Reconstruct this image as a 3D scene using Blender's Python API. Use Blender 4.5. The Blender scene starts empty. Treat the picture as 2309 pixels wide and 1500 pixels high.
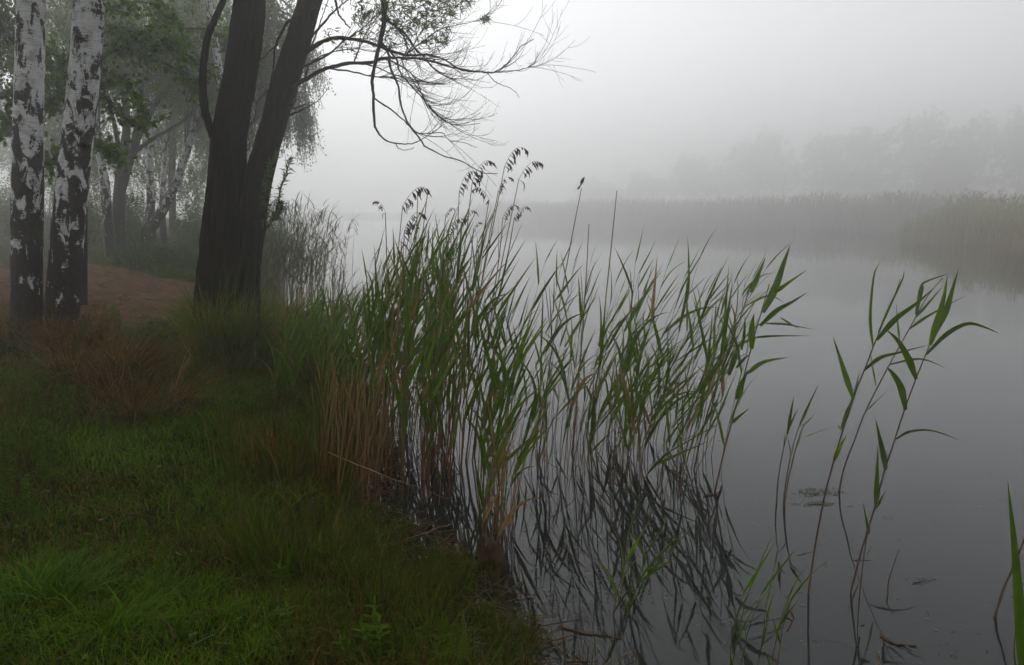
import bpy, math, random
import numpy as np
from mathutils import Vector, Matrix, Quaternion, noise as mnoise

scene = bpy.context.scene
R = math.radians
# ------------------------------------------------------------------ camera
PXF = 1603.5                      # focal length in photograph pixels (2309 wide)
CX, CY = 1154.5, 750.0
PITCH = math.atan(275 / PXF)
CAMH = 2.1
cam_d = bpy.data.cameras.new('camera')
cam_d.sensor_width = 36.0
cam_d.lens = 36.0 * PXF / 2309.0
cam_d.clip_start = 0.05
cam_d.clip_end = 2000
cam = bpy.data.objects.new('camera', cam_d)
cam.location = (0, 0, CAMH)
cam.rotation_euler = (math.pi / 2 - PITCH, 0, 0)
scene.collection.objects.link(cam)
scene.camera = cam

# ------------------------------------------------------------------ sky, sun, exposure
SUN_EL, SUN_AZ = 50.0, -38.0      # degrees; azimuth measured from +Y (view direction) towards +X
world = bpy.data.worlds.new('World')
scene.world = world
world.use_nodes = True
nt = world.node_tree
bg = nt.nodes['Background']
sky = nt.nodes.new('ShaderNodeTexSky')
sky.sky_type = 'NISHITA'
sky.sun_disc = False
sky.sun_elevation = R(SUN_EL)
sky.sun_rotation = R(SUN_AZ)
sky.air_density = 1.0
sky.dust_density = 2.0
sky.ozone_density = 1.0
hs = nt.nodes.new('ShaderNodeHueSaturation')     # overcast: the cloud sheet takes the blue out
hs.inputs['Saturation'].default_value = 0.10
nt.links.new(sky.outputs['Color'], hs.inputs['Color'])
nt.links.new(hs.outputs['Color'], bg.inputs['Color'])
bg.inputs['Strength'].default_value = 0.15

sun_d = bpy.data.lights.new('sun', 'SUN')
sun_d.energy = 0.5
sun_d.angle = R(30)
sun_d.color = (1.0, 0.97, 0.92)
sun = bpy.data.objects.new('sun', sun_d)
az, el = R(SUN_AZ), R(SUN_EL)
sdir = Vector((math.sin(az) * math.cos(el), math.cos(az) * math.cos(el), math.sin(el)))
sun.rotation_euler = sdir.to_track_quat('Z', 'Y').to_euler()
sun.location = (0, 0, 60)
scene.collection.objects.link(sun)

scene.view_settings.view_transform = 'Standard'
scene.view_settings.look = 'None'
scene.view_settings.exposure = 0.36
scene.view_settings.gamma = 1.0
scene.view_settings.use_curve_mapping = False
scene.render.engine = 'CYCLES'
cy = scene.cycles
cy.use_denoising = True
try:
    cy.denoiser = 'OPENIMAGEDENOISE'
except Exception:
    pass
cy.max_bounces = 8
cy.diffuse_bounces = 2
cy.glossy_bounces = 2
cy.transmission_bounces = 4
cy.volume_bounces = 7
cy.use_light_tree = False
cy.use_adaptive_sampling = True
cy.adaptive_threshold = 0.05
cy.transparent_max_bounces = 8
cy.caustics_reflective = False
cy.caustics_refractive = False
HAZE_DENSITY, HAZE_G, HAZE_COL = 0.0125, 0.83, (0.985, 0.985, 0.985)

# ------------------------------------------------------------------ helpers
COS, SIN = math.cos(PITCH), math.sin(PITCH)
def ray(px, py):
    u, v = (px - CX) / PXF, (CY - py) / PXF
    return Vector((u, COS + v * SIN, -SIN + v * COS))
def at(px, py, Y):
    d = ray(px, py); s = Y / d.y
    return Vector((d.x * s, Y, CAMH + d.z * s))
def ground(px, py, z=0.0):
    d = ray(px, py); s = (z - CAMH) / d.z
    return Vector((d.x * s, d.y * s, z))
col = scene.collection
rng = np.random.default_rng(11)
rnd = random.Random(5)

def tag(o, label, cat, group=None, kind=None):
    if label: o['label'] = label
    if cat: o['category'] = cat
    if group: o['group'] = group
    if kind: o['kind'] = kind
    return o
def thing(name, label, cat, loc, group=None):
    e = bpy.data.objects.new(name, None)
    e.empty_display_size = 0.1
    e.location = loc
    col.objects.link(e)
    return tag(e, label, cat, group)
def link(name, mesh, parent=None):
    o = bpy.data.objects.new(name, mesh)
    col.objects.link(o)
    if parent is not None: o.parent = parent
    return o
def mesh_np(name, verts, faces_list, mat, colors=None, smooth=True, offset=None):
    """verts (N,3); faces_list: list of (M,k) index arrays"""
    v = np.asarray(verts, dtype=np.float32)
    if offset is not None: v = v - np.asarray(offset, dtype=np.float32)
    me = bpy.data.meshes.new(name)
    me.vertices.add(len(v)); me.vertices.foreach_set('co', v.ravel())
    loops, starts, tot = [], [], 0
    for f in faces_list:
        f = np.asarray(f, dtype=np.int32)
        if f.size == 0: continue
        loops.append(f.ravel()); starts.append(tot + np.arange(len(f)) * f.shape[1]); tot += f.size
    loops = np.concatenate(loops); starts = np.concatenate(starts).astype(np.int32)
    me.loops.add(len(loops)); me.loops.foreach_set('vertex_index', loops)
    me.polygons.add(len(starts)); me.polygons.foreach_set('loop_start', starts)
    if smooth: me.polygons.foreach_set('use_smooth', np.ones(len(starts), dtype=bool))
    me.update(calc_edges=True)
    if colors is not None:
        a = me.color_attributes.new('Col', 'FLOAT_COLOR', 'POINT')
        c = np.ones((len(v), 4), dtype=np.float32); c[:, :3] = colors
        a.data.foreach_set('color', c.ravel())
    if mat is not None: me.materials.append(mat)
    return me

class MB:
    """collects tubes and blades into ONE mesh"""
    def __init__(self): self.v = []; self.f4 = []; self.f3 = []; self.c = []; self.n = 0
    def add(self, verts, f4=None, f3=None, color=None):
        verts = np.asarray(verts, dtype=np.float32)
        if f4 is not None and len(f4): self.f4.append(np.asarray(f4, dtype=np.int32) + self.n)
        if f3 is not None and len(f3): self.f3.append(np.asarray(f3, dtype=np.int32) + self.n)
        self.v.append(verts); self.n += len(verts)
        c = np.ones((len(verts), 3), dtype=np.float32) * 0.5
        if color is not None: c[:] = color
        self.c.append(c)
    def tube(self, pts, rad, n=6, color=None, rough=None):
        pts = np.asarray([tuple(p) for p in pts], dtype=np.float64); m = len(pts)
        rad = np.broadcast_to(np.asarray(rad, dtype=np.float64), (m,))
        tan = np.gradient(pts, axis=0); tan /= np.linalg.norm(tan, axis=1)[:, None] + 1e-12
        ref = np.array([0.3, 1, 0.1]) if abs(tan[0][1]) < 0.9 else np.array([1.0, 0, 0.1])
        a = np.cross(tan, ref); a /= np.linalg.norm(a, axis=1)[:, None] + 1e-12
        b = np.cross(tan, a)
        th = np.arange(n) * 2 * np.pi / n
        rr = rad[:, None] * np.ones((1, n))
        if rough is not None: rr = rr * rough(pts, th)
        v = pts[:, None, :] + rr[..., None] * (np.cos(th)[None, :, None] * a[:, None, :] + np.sin(th)[None, :, None] * b[:, None, :])
        i = np.arange(m - 1)[:, None] * n; j = np.arange(n)[None, :]; j2 = (j + 1) % n
        q = np.stack([i + j, i + j2, i + n + j2, i + n + j], -1).reshape(-1, 4)
        v = v.reshape(-1, 3)
        tip = len(v)
        v = np.vstack([v, pts[-1][None]])
        k = np.arange(n); base = (m - 1) * n
        t = np.stack([base + k, base + (k + 1) % n, np.full(n, tip)], -1)
        self.add(v, q, t, color)
    def build(self, name, mat, parent=None, smooth=True):
        off = parent_loc(parent)
        me = mesh_np(name, np.vstack(self.v), self.f4_list(), mat, np.vstack(self.c), smooth, off)
        return link(name, me, parent)
    def f4_list(self):
        out = []
        if self.f4: out.append(np.vstack(self.f4))
        if self.f3: out.append(np.vstack(self.f3))
        return out
def parent_loc(p):
    l = np.zeros(3)
    while p is not None:
        l = l + np.array(p.location); p = p.parent
    return l
def smooth_poly(pts, n):
    """Catmull-Rom through the points (any dimension)"""
    P = np.asarray([tuple(p) for p in pts], dtype=np.float64)
    if len(P) == 2:
        t = np.linspace(0, 1, n)[:, None]; return P[0] * (1 - t) + P[1] * t
    P = np.vstack([2 * P[0] - P[1], P, 2 * P[-1] - P[-2]])
    m = len(P) - 3
    out = []
    for s in np.linspace(0, m - 1e-6, n):
        i = int(s); t = s - i; p0, p1, p2, p3 = P[i:i + 4]
        out.append(0.5 * (2 * p1 + (p2 - p0) * t + (2 * p0 - 5 * p1 + 4 * p2 - p3) * t * t + (3 * p1 - p0 - 3 * p2 + p3) * t ** 3))
    return np.array(out)

def blades(base, height, width, az, bend, lean=None, S=4, color=None, wtop=0.15, face=None, droop=0.45):
    """many grass blades at once; returns verts, quads, tris, colours"""
    N = len(base)
    base = np.asarray(base, dtype=np.float64)
    height = np.broadcast_to(height, (N,)); width = np.broadcast_to(width, (N,)); bend = np.broadcast_to(bend, (N,))
    d = np.stack([np.cos(az), np.sin(az)], -1)
    if face is None: face = az + math.pi / 2 + rng.normal(0, 0.9, N)
    side = np.stack([np.cos(face), np.sin(face), np.zeros(N)], -1)
    V = np.zeros((N, 2 * S + 1, 3)); C = np.zeros((N, 2 * S + 1, 3))
    for k in range(S + 1):
        t = k / S
        p = base.copy()
        off = bend * height * (0.25 * t + 0.75 * t * t)
        p[:, :2] += d * off[:, None]
        if lean is not None: p[:, :2] += lean * (height * t)[:, None]
        p[:, 2] += height * (t - droop * np.minimum(bend, 1.4) * t * t * t)
        w = width * (0.75 + 0.5 * t if t < 0.4 else 0.95 * (1 - (t - 0.4) / 0.6) ** 0.8) * 0.5
        if k < S:
            V[:, 2 * k] = p - side * w[:, None]; V[:, 2 * k + 1] = p + side * w[:, None]
        else: V[:, 2 * S] = p
    off = (np.arange(N) * (2 * S + 1))[:, None]
    q = np.concatenate([off + np.array([[2 * k, 2 * k + 1, 2 * k + 3, 2 * k + 2]]) for k in range(S - 1)], 0) if S > 1 else None
    t3 = off + np.array([[2 * S - 2, 2 * S - 1, 2 * S]])
    c = np.repeat(np.asarray(color), 2 * S + 1, axis=0) if color is not None else None
    return V.reshape(-1, 3), q, t3, c

def leaf_quads(P, size, aspect=0.55, down=0.5, color=None):
    """many rhombic leaves: positions P, pointing partly downwards"""
    N = len(P)
    d = rng.normal(0, 1, (N, 3)); d[:, 2] -= down * 2
    d /= np.linalg.norm(d, axis=1)[:, None]
    s = np.cross(d, rng.normal(0, 1, (N, 3))); s /= np.linalg.norm(s, axis=1)[:, None]
    size = np.broadcast_to(size, (N,))[:, None]
    nrm = np.cross(d, s)
    V = np.stack([P, P + d * size * 0.45 + s * size * aspect * 0.5 + nrm * size * 0.06, P + d * size, P + d * size * 0.45 - s * size * aspect * 0.5 + nrm * size * 0.06], 1)
    q = (np.arange(N) * 4)[:, None] + np.arange(4)[None]
    c = np.repeat(color, 4, axis=0) if color is not None else None
    return V.reshape(-1, 3), q, c
def mix_cols(N, cols, weights, jitter=0.15):
    cols = np.asarray(cols); idx = rng.choice(len(cols), N, p=np.asarray(weights) / np.sum(weights))
    c = cols[idx] * np.exp(rng.normal(0, jitter, (N, 1))) * np.exp(rng.normal(0, jitter * 0.3, (N, 3)))
    return c

# ------------------------------------------------------------------ materials
def new_mat(name):
    m = bpy.data.materials.new(name); m.use_nodes = True
    n = m.node_tree; n.nodes.clear()
    out = n.nodes.new('ShaderNodeOutputMaterial')
    return m, n, out
def N(n, typ, **kw):
    nd = n.nodes.new(typ)
    for k, v in kw.items():
        if k in ('operation', 'blend_type', 'data_type', 'noise_dimensions', 'attribute_name', 'feature', 'interpolation_type', 'noise_type', 'wave_type', 'bands_direction'): setattr(nd, k, v)
        else: nd.inputs[k.replace('_', ' ')].default_value = v
    return nd
def L(n, a, b): n.links.new(a, b)
def ramp(n, stops):
    r = n.nodes.new('ShaderNodeValToRGB')
    e = r.color_ramp.elements
    while len(e) < len(stops): e.new(0.5)
    for el_, (p, c) in zip(e, stops):
        el_.position = p; el_.color = (*c, 1) if len(c) == 3 else c
    return r

def leaf_mat(name, base=None, trans=0.35, rough=0.5, rand=0.25, use_attr=False, spec=0.3, tip=None):
    m, n, out = new_mat(name)
    if use_attr:
        a = N(n, 'ShaderNodeAttribute'); a.attribute_name = 'Col'; colr = a.outputs['Color']
    else:
        oi = N(n, 'ShaderNodeObjectInfo')
        r = ramp(n, [(0.0, [c * (1 - rand) for c in base]), (0.5, base), (1.0, [base[0] * (1 + rand * 1.3), base[1] * (1 + rand), base[2] * (1 + rand * 0.4)])])
        L(n, oi.outputs['Random'], r.inputs['Fac'])
        tc = N(n, 'ShaderNodeTexCoord')
        ns = N(n, 'ShaderNodeTexNoise', Scale=14.0, Detail=3.0)
        L(n, tc.outputs['Object'], ns.inputs['Vector'])
        mx = N(n, 'ShaderNodeMix'); mx.data_type = 'RGBA'; mx.blend_type = 'MULTIPLY'; mx.inputs[0].default_value = 0.5
        rr = ramp(n, [(0.35, (0.6, 0.6, 0.5)), (0.65, (1.25, 1.2, 1.1))])
        L(n, ns.outputs['Fac'], rr.inputs['Fac'])
        L(n, r.outputs['Color'], mx.inputs[6]); L(n, rr.outputs['Color'], mx.inputs[7])
        colr = mx.outputs[2]
        if tip:
            ln_ = N(n, 'ShaderNodeVectorMath'); ln_.operation = 'LENGTH'; L(n, tc.outputs['Object'], ln_.inputs[0])
            n5 = N(n, 'ShaderNodeTexNoise', Scale=5.0, Detail=4.0); L(n, tc.outputs['Object'], n5.inputs['Vector'])
            a5 = N(n, 'ShaderNodeMath'); a5.operation = 'MULTIPLY_ADD'; a5.inputs[1].default_value = .5; L(n, n5.outputs['Fac'], a5.inputs[0]); L(n, ln_.outputs['Value'], a5.inputs[2])
            a6 = N(n, 'ShaderNodeMath'); a6.operation = 'MULTIPLY_ADD'; a6.inputs[1].default_value = .45; L(n, oi.outputs['Random'], a6.inputs[0]); L(n, a5.outputs[0], a6.inputs[2])
            r5 = ramp(n, [(.0, (0, 0, 0)), (1.0, (1, 1, 1))]); mr5 = N(n, 'ShaderNodeMapRange'); mr5.inputs['From Min'].default_value = 1.18; mr5.inputs['From Max'].default_value = 1.45; L(n, a6.outputs[0], mr5.inputs['Value'])
            mt = N(n, 'ShaderNodeMix'); mt.data_type = 'RGBA'; L(n, mr5.outputs[0], mt.inputs[0]); L(n, colr, mt.inputs[6]); mt.inputs[7].default_value = (*tip, 1); colr = mt.outputs[2]
    p = N(n, 'ShaderNodeBsdfPrincipled', Roughness=rough)
    p.inputs['Specular IOR Level'].default_value = spec
    L(n, colr, p.inputs['Base Color'])
    t = N(n, 'ShaderNodeBsdfTranslucent')
    sat = N(n, 'ShaderNodeHueSaturation', Saturation=1.15, Value=1.35)
    L(n, colr, sat.inputs['Color']); L(n, sat.outputs['Color'], t.inputs['Color'])
    ms = N(n, 'ShaderNodeMixShader'); ms.inputs[0].default_value = trans
    L(n, p.outputs[0], ms.inputs[1]); L(n, t.outputs[0], ms.inputs[2]); L(n, ms.outputs[0], out.inputs['Surface'])
    return m

def bark_mat(name, dark, light, sx=22.0, sz=2.5, bump=0.9, rough=0.9):
    m, n, out = new_mat(name)
    tc = N(n, 'ShaderNodeTexCoord'); mp = N(n, 'ShaderNodeMapping'); mp.inputs['Scale'].default_value = (sx, sx, sz)
    L(n, tc.outputs['Object'], mp.inputs['Vector'])
    ns = N(n, 'ShaderNodeTexNoise', Scale=1.0, Detail=6.0, Roughness=0.65, Distortion=0.4)
    L(n, mp.outputs[0], ns.inputs['Vector'])
    r = ramp(n, [(0.3, dark), (0.52, [0.5 * (a + b) for a, b in zip(dark, light)]), (0.75, light)])
    L(n, ns.outputs['Fac'], r.inputs['Fac'])
    n2 = N(n, 'ShaderNodeTexNoise', Scale=3.0, Detail=3.0); L(n, tc.outputs['Object'], n2.inputs['Vector'])
    mx = N(n, 'ShaderNodeMix'); mx.data_type = 'RGBA'; mx.blend_type = 'MULTIPLY'; mx.inputs[0].default_value = 0.6
    r2 = ramp(n, [(0.3, (0.55, 0.6, 0.5)), (0.7, (1.2, 1.1, 1.0))]); L(n, n2.outputs['Fac'], r2.inputs['Fac'])
    L(n, r.outputs['Color'], mx.inputs[6]); L(n, r2.outputs['Color'], mx.inputs[7])
    p = N(n, 'ShaderNodeBsdfPrincipled', Roughness=rough); p.inputs['Specular IOR Level'].default_value = 0.05
    L(n, mx.outputs[2], p.inputs['Base Color'])
    b = N(n, 'ShaderNodeBump', Strength=bump, Distance=0.02); L(n, ns.outputs['Fac'], b.inputs['Height']); L(n, b.outputs[0], p.inputs['Normal'])
    L(n, p.outputs[0], out.inputs['Surface'])
    return m

def birch_mat(name, zs=1.0, scale=8.0, white=(0.76, 0.76, 0.76)):
    m, n, out = new_mat(name)
    tc = N(n, 'ShaderNodeTexCoord')
    mp = N(n, 'ShaderNodeMapping'); mp.inputs['Scale'].default_value = (1.0, 1.0, 0.5)
    L(n, tc.outputs['Object'], mp.inputs['Vector'])
    ns = N(n, 'ShaderNodeTexNoise', Scale=scale, Detail=7.0, Roughness=0.64, Distortion=0.55); L(n, mp.outputs[0], ns.inputs['Vector'])
    # fine horizontal teeth on the edges of the dark plates
    mp3 = N(n, 'ShaderNodeMapping'); mp3.inputs['Scale'].default_value = (14, 14, 70); L(n, tc.outputs['Object'], mp3.inputs['Vector'])
    n3 = N(n, 'ShaderNodeTexNoise', Scale=1.0, Detail=3.0); L(n, mp3.outputs[0], n3.inputs['Vector'])
    ad = N(n, 'ShaderNodeMath'); ad.operation = 'MULTIPLY_ADD'; ad.inputs[1].default_value = 0.14; L(n, n3.outputs['Fac'], ad.inputs[0]); L(n, ns.outputs['Fac'], ad.inputs[2])
    sp = N(n, 'ShaderNodeSeparateXYZ'); L(n, tc.outputs['Object'], sp.inputs[0])
    thr = N(n, 'ShaderNodeMapRange'); thr.inputs['From Min'].default_value = 0.0; thr.inputs['From Max'].default_value = 3.0 * zs
    thr.inputs['To Min'].default_value = 0.39; thr.inputs['To Max'].default_value = 0.585
    L(n, sp.outputs['Z'], thr.inputs['Value'])
    sb = N(n, 'ShaderNodeMath'); sb.operation = 'SUBTRACT'; L(n, ad.outputs[0], sb.inputs[0]); L(n, thr.outputs[0], sb.inputs[1])
    mk = N(n, 'ShaderNodeMath'); mk.operation = 'MULTIPLY'; mk.use_clamp = True; mk.inputs[1].default_value = 24.0; L(n, sb.outputs[0], mk.inputs[0])
    # lenticels
    mp2 = N(n, 'ShaderNodeMapping'); mp2.inputs['Scale'].default_value = (9, 9, 130); L(n, tc.outputs['Object'], mp2.inputs['Vector'])
    n2 = N(n, 'ShaderNodeTexNoise', Scale=1.0, Detail=2.0); L(n, mp2.outputs[0], n2.inputs['Vector'])
    lt = ramp(n, [(0.56, (0, 0, 0)), (0.68, (1, 1, 1))]); L(n, n2.outputs['Fac'], lt.inputs['Fac'])
    n4 = N(n, 'ShaderNodeTexNoise', Scale=9.0, Detail=4.0); L(n, tc.outputs['Object'], n4.inputs['Vector'])
    wr = ramp(n, [(0.28, [c * 0.5 for c in white]), (0.42, [c * 0.85 for c in white]), (0.58, white), (0.8, (white[0] * 1.0, white[1] * 0.93, white[2] * 0.86))]); L(n, n4.outputs['Fac'], wr.inputs['Fac'])
    m1 = N(n, 'ShaderNodeMix'); m1.data_type = 'RGBA'; L(n, lt.outputs['Color'], m1.inputs[0])
    mf = N(n, 'ShaderNodeMath'); mf.operation = 'MULTIPLY'; mf.inputs[1].default_value = 0.6; L(n, lt.outputs['Color'], mf.inputs[0]); L(n, mf.outputs[0], m1.inputs[0])
    L(n, wr.outputs['Color'], m1.inputs[6]); m1.inputs[7].default_value = (0.16, 0.14, 0.12, 1)
    dk = N(n, 'ShaderNodeTexNoise', Scale=38.0, Detail=5.0, Roughness=0.7); L(n, mp.outputs[0], dk.inputs['Vector'])
    dr = ramp(n, [(0.35, (0.012, 0.010, 0.008)), (0.6, (0.045, 0.036, 0.028)), (0.78, (0.13, 0.11, 0.09))]); L(n, dk.outputs['Fac'], dr.inputs['Fac'])
    m2 = N(n, 'ShaderNodeMix'); m2.data_type = 'RGBA'; L(n, mk.outputs[0], m2.inputs[0]); L(n, m1.outputs[2], m2.inputs[6]); L(n, dr.outputs['Color'], m2.inputs[7])
    p = N(n, 'ShaderNodeBsdfPrincipled', Roughness=0.7); p.inputs['Specular IOR Level'].default_value = 0.25
    L(n, m2.outputs[2], p.inputs['Base Color'])
    hm = N(n, 'ShaderNodeMath'); hm.operation = 'MULTIPLY'; L(n, mk.outputs[0], hm.inputs[0]); L(n, dk.outputs['Fac'], hm.inputs[1])
    b = N(n, 'ShaderNodeBump', Strength=0.8, Distance=0.025); L(n, hm.outputs[0], b.inputs['Height']); L(n, b.outputs[0], p.inputs['Normal'])
    L(n, p.outputs[0], out.inputs['Surface'])
    return m

def stem_mat(name, low, high, mid=0.45):
    m, n, out = new_mat(name)
    tc = N(n, 'ShaderNodeTexCoord'); sp = N(n, 'ShaderNodeSeparateXYZ'); L(n, tc.outputs['Generated'], sp.inputs[0])
    oi = N(n, 'ShaderNodeObjectInfo')
    ad = N(n, 'ShaderNodeMath'); ad.operation = 'MULTIPLY_ADD'; ad.inputs[1].default_value = 0.5; ad.inputs[2].default_value = -0.25; L(n, oi.outputs['Random'], ad.inputs[0])
    a2 = N(n, 'ShaderNodeMath'); a2.operation = 'ADD'; L(n, ad.outputs[0], a2.inputs[0]); L(n, sp.outputs['Z'], a2.inputs[1])
    r = ramp(n, [(mid - 0.2, low), (mid + 0.15, high)]); L(n, a2.outputs[0], r.inputs['Fac'])
    p = N(n, 'ShaderNodeBsdfPrincipled', Roughness=0.55); p.inputs['Specular IOR Level'].default_value = 0.3
    L(n, r.outputs['Color'], p.inputs['Base Color']); L(n, p.outputs[0], out.inputs['Surface'])
    return m
def plain_mat(name, c1, c2, scale=8.0, rough=0.85, bump=0.4, dist=0.01):
    m, n, out = new_mat(name)
    tc = N(n, 'ShaderNodeTexCoord'); ns = N(n, 'ShaderNodeTexNoise', Scale=scale, Detail=6.0, Roughness=0.65); L(n, tc.outputs['Object'], ns.inputs['Vector'])
    r = ramp(n, [(0.3, c1), (0.7, c2)]); L(n, ns.outputs['Fac'], r.inputs['Fac'])
    p = N(n, 'ShaderNodeBsdfPrincipled', Roughness=rough); p.inputs['Specular IOR Level'].default_value = 0.08; L(n, r.outputs['Color'], p.inputs['Base Color'])
    b = N(n, 'ShaderNodeBump', Strength=bump, Distance=dist); L(n, ns.outputs['Fac'], b.inputs['Height']); L(n, b.outputs[0], p.inputs['Normal'])
    L(n, p.outputs[0], out.inputs['Surface'])
    return m

M = {}
M['grass'] = leaf_mat('grass_blades', use_attr=True, trans=0.3, rough=0.7, spec=0.08)
M['foliage'] = leaf_mat('foliage', use_attr=True, trans=0.4, rough=0.5)
M['reed_leaf'] = leaf_mat('reed_leaf_green', base=(0.066, 0.125, 0.009), trans=0.42, rough=0.5, rand=0.4, spec=0.2)
M['reed_leaf_tip'] = leaf_mat('reed_leaf_yellow_tip', base=(0.078, 0.148, 0.010), trans=0.42, rough=0.5, rand=0.4, spec=0.2, tip=(0.20, 0.14, 0.045))
M['reed_leaf_dry'] = leaf_mat('reed_leaf_dry', base=(0.26, 0.17, 0.075), trans=0.3, rough=0.6, rand=0.3)
M['weed_leaf'] = leaf_mat('weed_leaf', base=(0.075, 0.150, 0.008), trans=0.42, rough=0.6, rand=0.3, spec=0.08)
M['reed_stem'] = stem_mat('reed_stem', (0.20, 0.105, 0.040), (0.06, 0.095, 0.020))
M['reed_stem_red'] = stem_mat('reed_stem_reddish', (0.17, 0.085, 0.045), (0.085, 0.055, 0.04), 0.3)
M['dry_stem'] = stem_mat('dry_reed_stem', (0.17, 0.075, 0.024), (0.24, 0.15, 0.06), 0.4)
M['plume'] = plain_mat('reed_plume', (0.045, 0.026, 0.016), (0.10, 0.06, 0.035), 30, 0.9, 0.2)
M['willow_bark'] = bark_mat('willow_bark', (0.005, 0.004, 0.003), (0.040, 0.029, 0.019))
M['twig'] = bark_mat('twig_bark', (0.022, 0.014, 0.009), (0.055, 0.034, 0.022), 20, 8, 0.3)
M['bg_bark'] = bark_mat('grey_brown_bark', (0.018, 0.015, 0.012), (0.06, 0.05, 0.04), 14, 2.5, 0.6)
M['birch'] = birch_mat('birch_bark')
M['birch_far'] = birch_mat('birch_bark_slim', 0.9, 9.0)
M['wood'] = bark_mat('dead_wood', (0.05, 0.03, 0.018), (0.16, 0.085, 0.045), 30, 30, 0.4)
M['stone'] = plain_mat('brown_stone', (0.028, 0.017, 0.010), (0.095, 0.058, 0.032), 14, 0.8, 0.9, 0.02)
M['petal'] = plain_mat('pink_petal', (0.30, 0.09, 0.15), (0.45, 0.18, 0.25), 20, 0.7, 0.1)
M['debris'] = leaf_mat('floating_debris', use_attr=True, trans=0.1, rough=0.5)

# ------------------------------------------------------------------ the ground
g = ground
SHORE = [(6.0, -30), (4.0, -4), (2.4, 0.2), (1.35, 1.6)] + [tuple(g(*p)[:2]) for p in
        [(1120, 1510), (1010, 1380), (905, 1258), (800, 1180), (800, 1040), (790, 890), (775, 775), (735, 728), (640, 700), (600, 655), (588, 610), (575, 580)]] + \
        [(-16, 42), (-27, 64), (-58, 100), (-72, 170), (-30, 200), (0, 190), (18, 155), (30, 118), (46, 104), (56, 92), (50, 78), (40, 62), (32, 55), (31, 45), (32, 37), (40, 28), (60, 16), (70, 0), (66, -30)]
SH = np.array(SHORE)
def shore_dist(x, y):
    """signed distance to the water's edge, positive on land"""
    x = np.asarray(x, dtype=np.float64); y = np.asarray(y, dtype=np.float64)
    best = np.full(x.shape, 1e9); inside = np.zeros(x.shape, dtype=bool)
    for i in range(len(SH)):
        ax, ay = SH[i]; bx, by = SH[(i + 1) % len(SH)]
        ex, ey = bx - ax, by - ay
        t = np.clip(((x - ax) * ex + (y - ay) * ey) / (ex * ex + ey * ey), 0, 1)
        best = np.minimum(best, (x - ax - t * ex) ** 2 + (y - ay - t * ey) ** 2)
        c = ((ay > y) != (by > y)) & (x < (bx - ax) * (y - ay) / (by - ay + 1e-12) + ax)
        inside ^= c
    d = np.sqrt(best)
    return np.where(inside, -d, d)
def wob(x, y, f, s):
    return (np.sin(x * f + 1.3 * s) * np.cos(y * f * 1.13 + 2.1 * s) + 0.5 * np.sin(x * f * 2.3 + y * f * 1.7 + s * 4) + 0.3 * np.cos(x * f * 4.1 - y * f * 3.7 + s)) / 1.8
def sst(a, b, x):
    t = np.clip((x - a) / (b - a), 0, 1); return t * t * (3 - 2 * t)
def terrain(x, y):
    x = np.asarray(x, dtype=np.float64); y = np.asarray(y, dtype=np.float64)
    d = shore_dist(x, y) + (0.10 * wob(x, y, 4.0, 1) + 0.05 * wob(x, y, 11.0, 7)) * sst(60, 20, y)
    land = 0.03 + 0.10 * sst(0.0, 0.35, d) + 0.24 * sst(0.2, 1.6, d) + 0.20 * sst(1.2, 4.5, d)
    land = land + 0.05 * np.maximum(-x - 6.0, 0) * sst(5, 9, y) * sst(120, 40, y) + 0.8 * sst(8, 40, d) * sst(30, 60, y)
    land = land + 0.03 * wob(x, y, 1.7, 2) * sst(0.3, 1.5, d) + 0.012 * wob(x, y, 7.0, 3) * sst(0.05, 0.5, d)
    wat = -0.02 - 0.30 * sst(0, 2.0, -d) - 0.9 * sst(1.0, 8.0, -d)
    k = sst(-0.12, 0.06, d)
    return wat * (1 - k) + land * k
def tz(x, y): return float(terrain(np.array([x]), np.array([y]))[0])
def on_ground(px, py):
    d = ray(px, py); lo, hi = 1.0, 200.0
    s = np.linspace(1.5, 60, 1200)
    zz = terrain(d.x * s, d.y * s); ab = (CAMH + d.z * s) - zz
    i = int(np.argmax(ab < 0)) if (ab < 0).any() else len(s) - 1
    return Vector((d.x * s[i], d.y * s[i], float(zz[i])))

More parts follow.
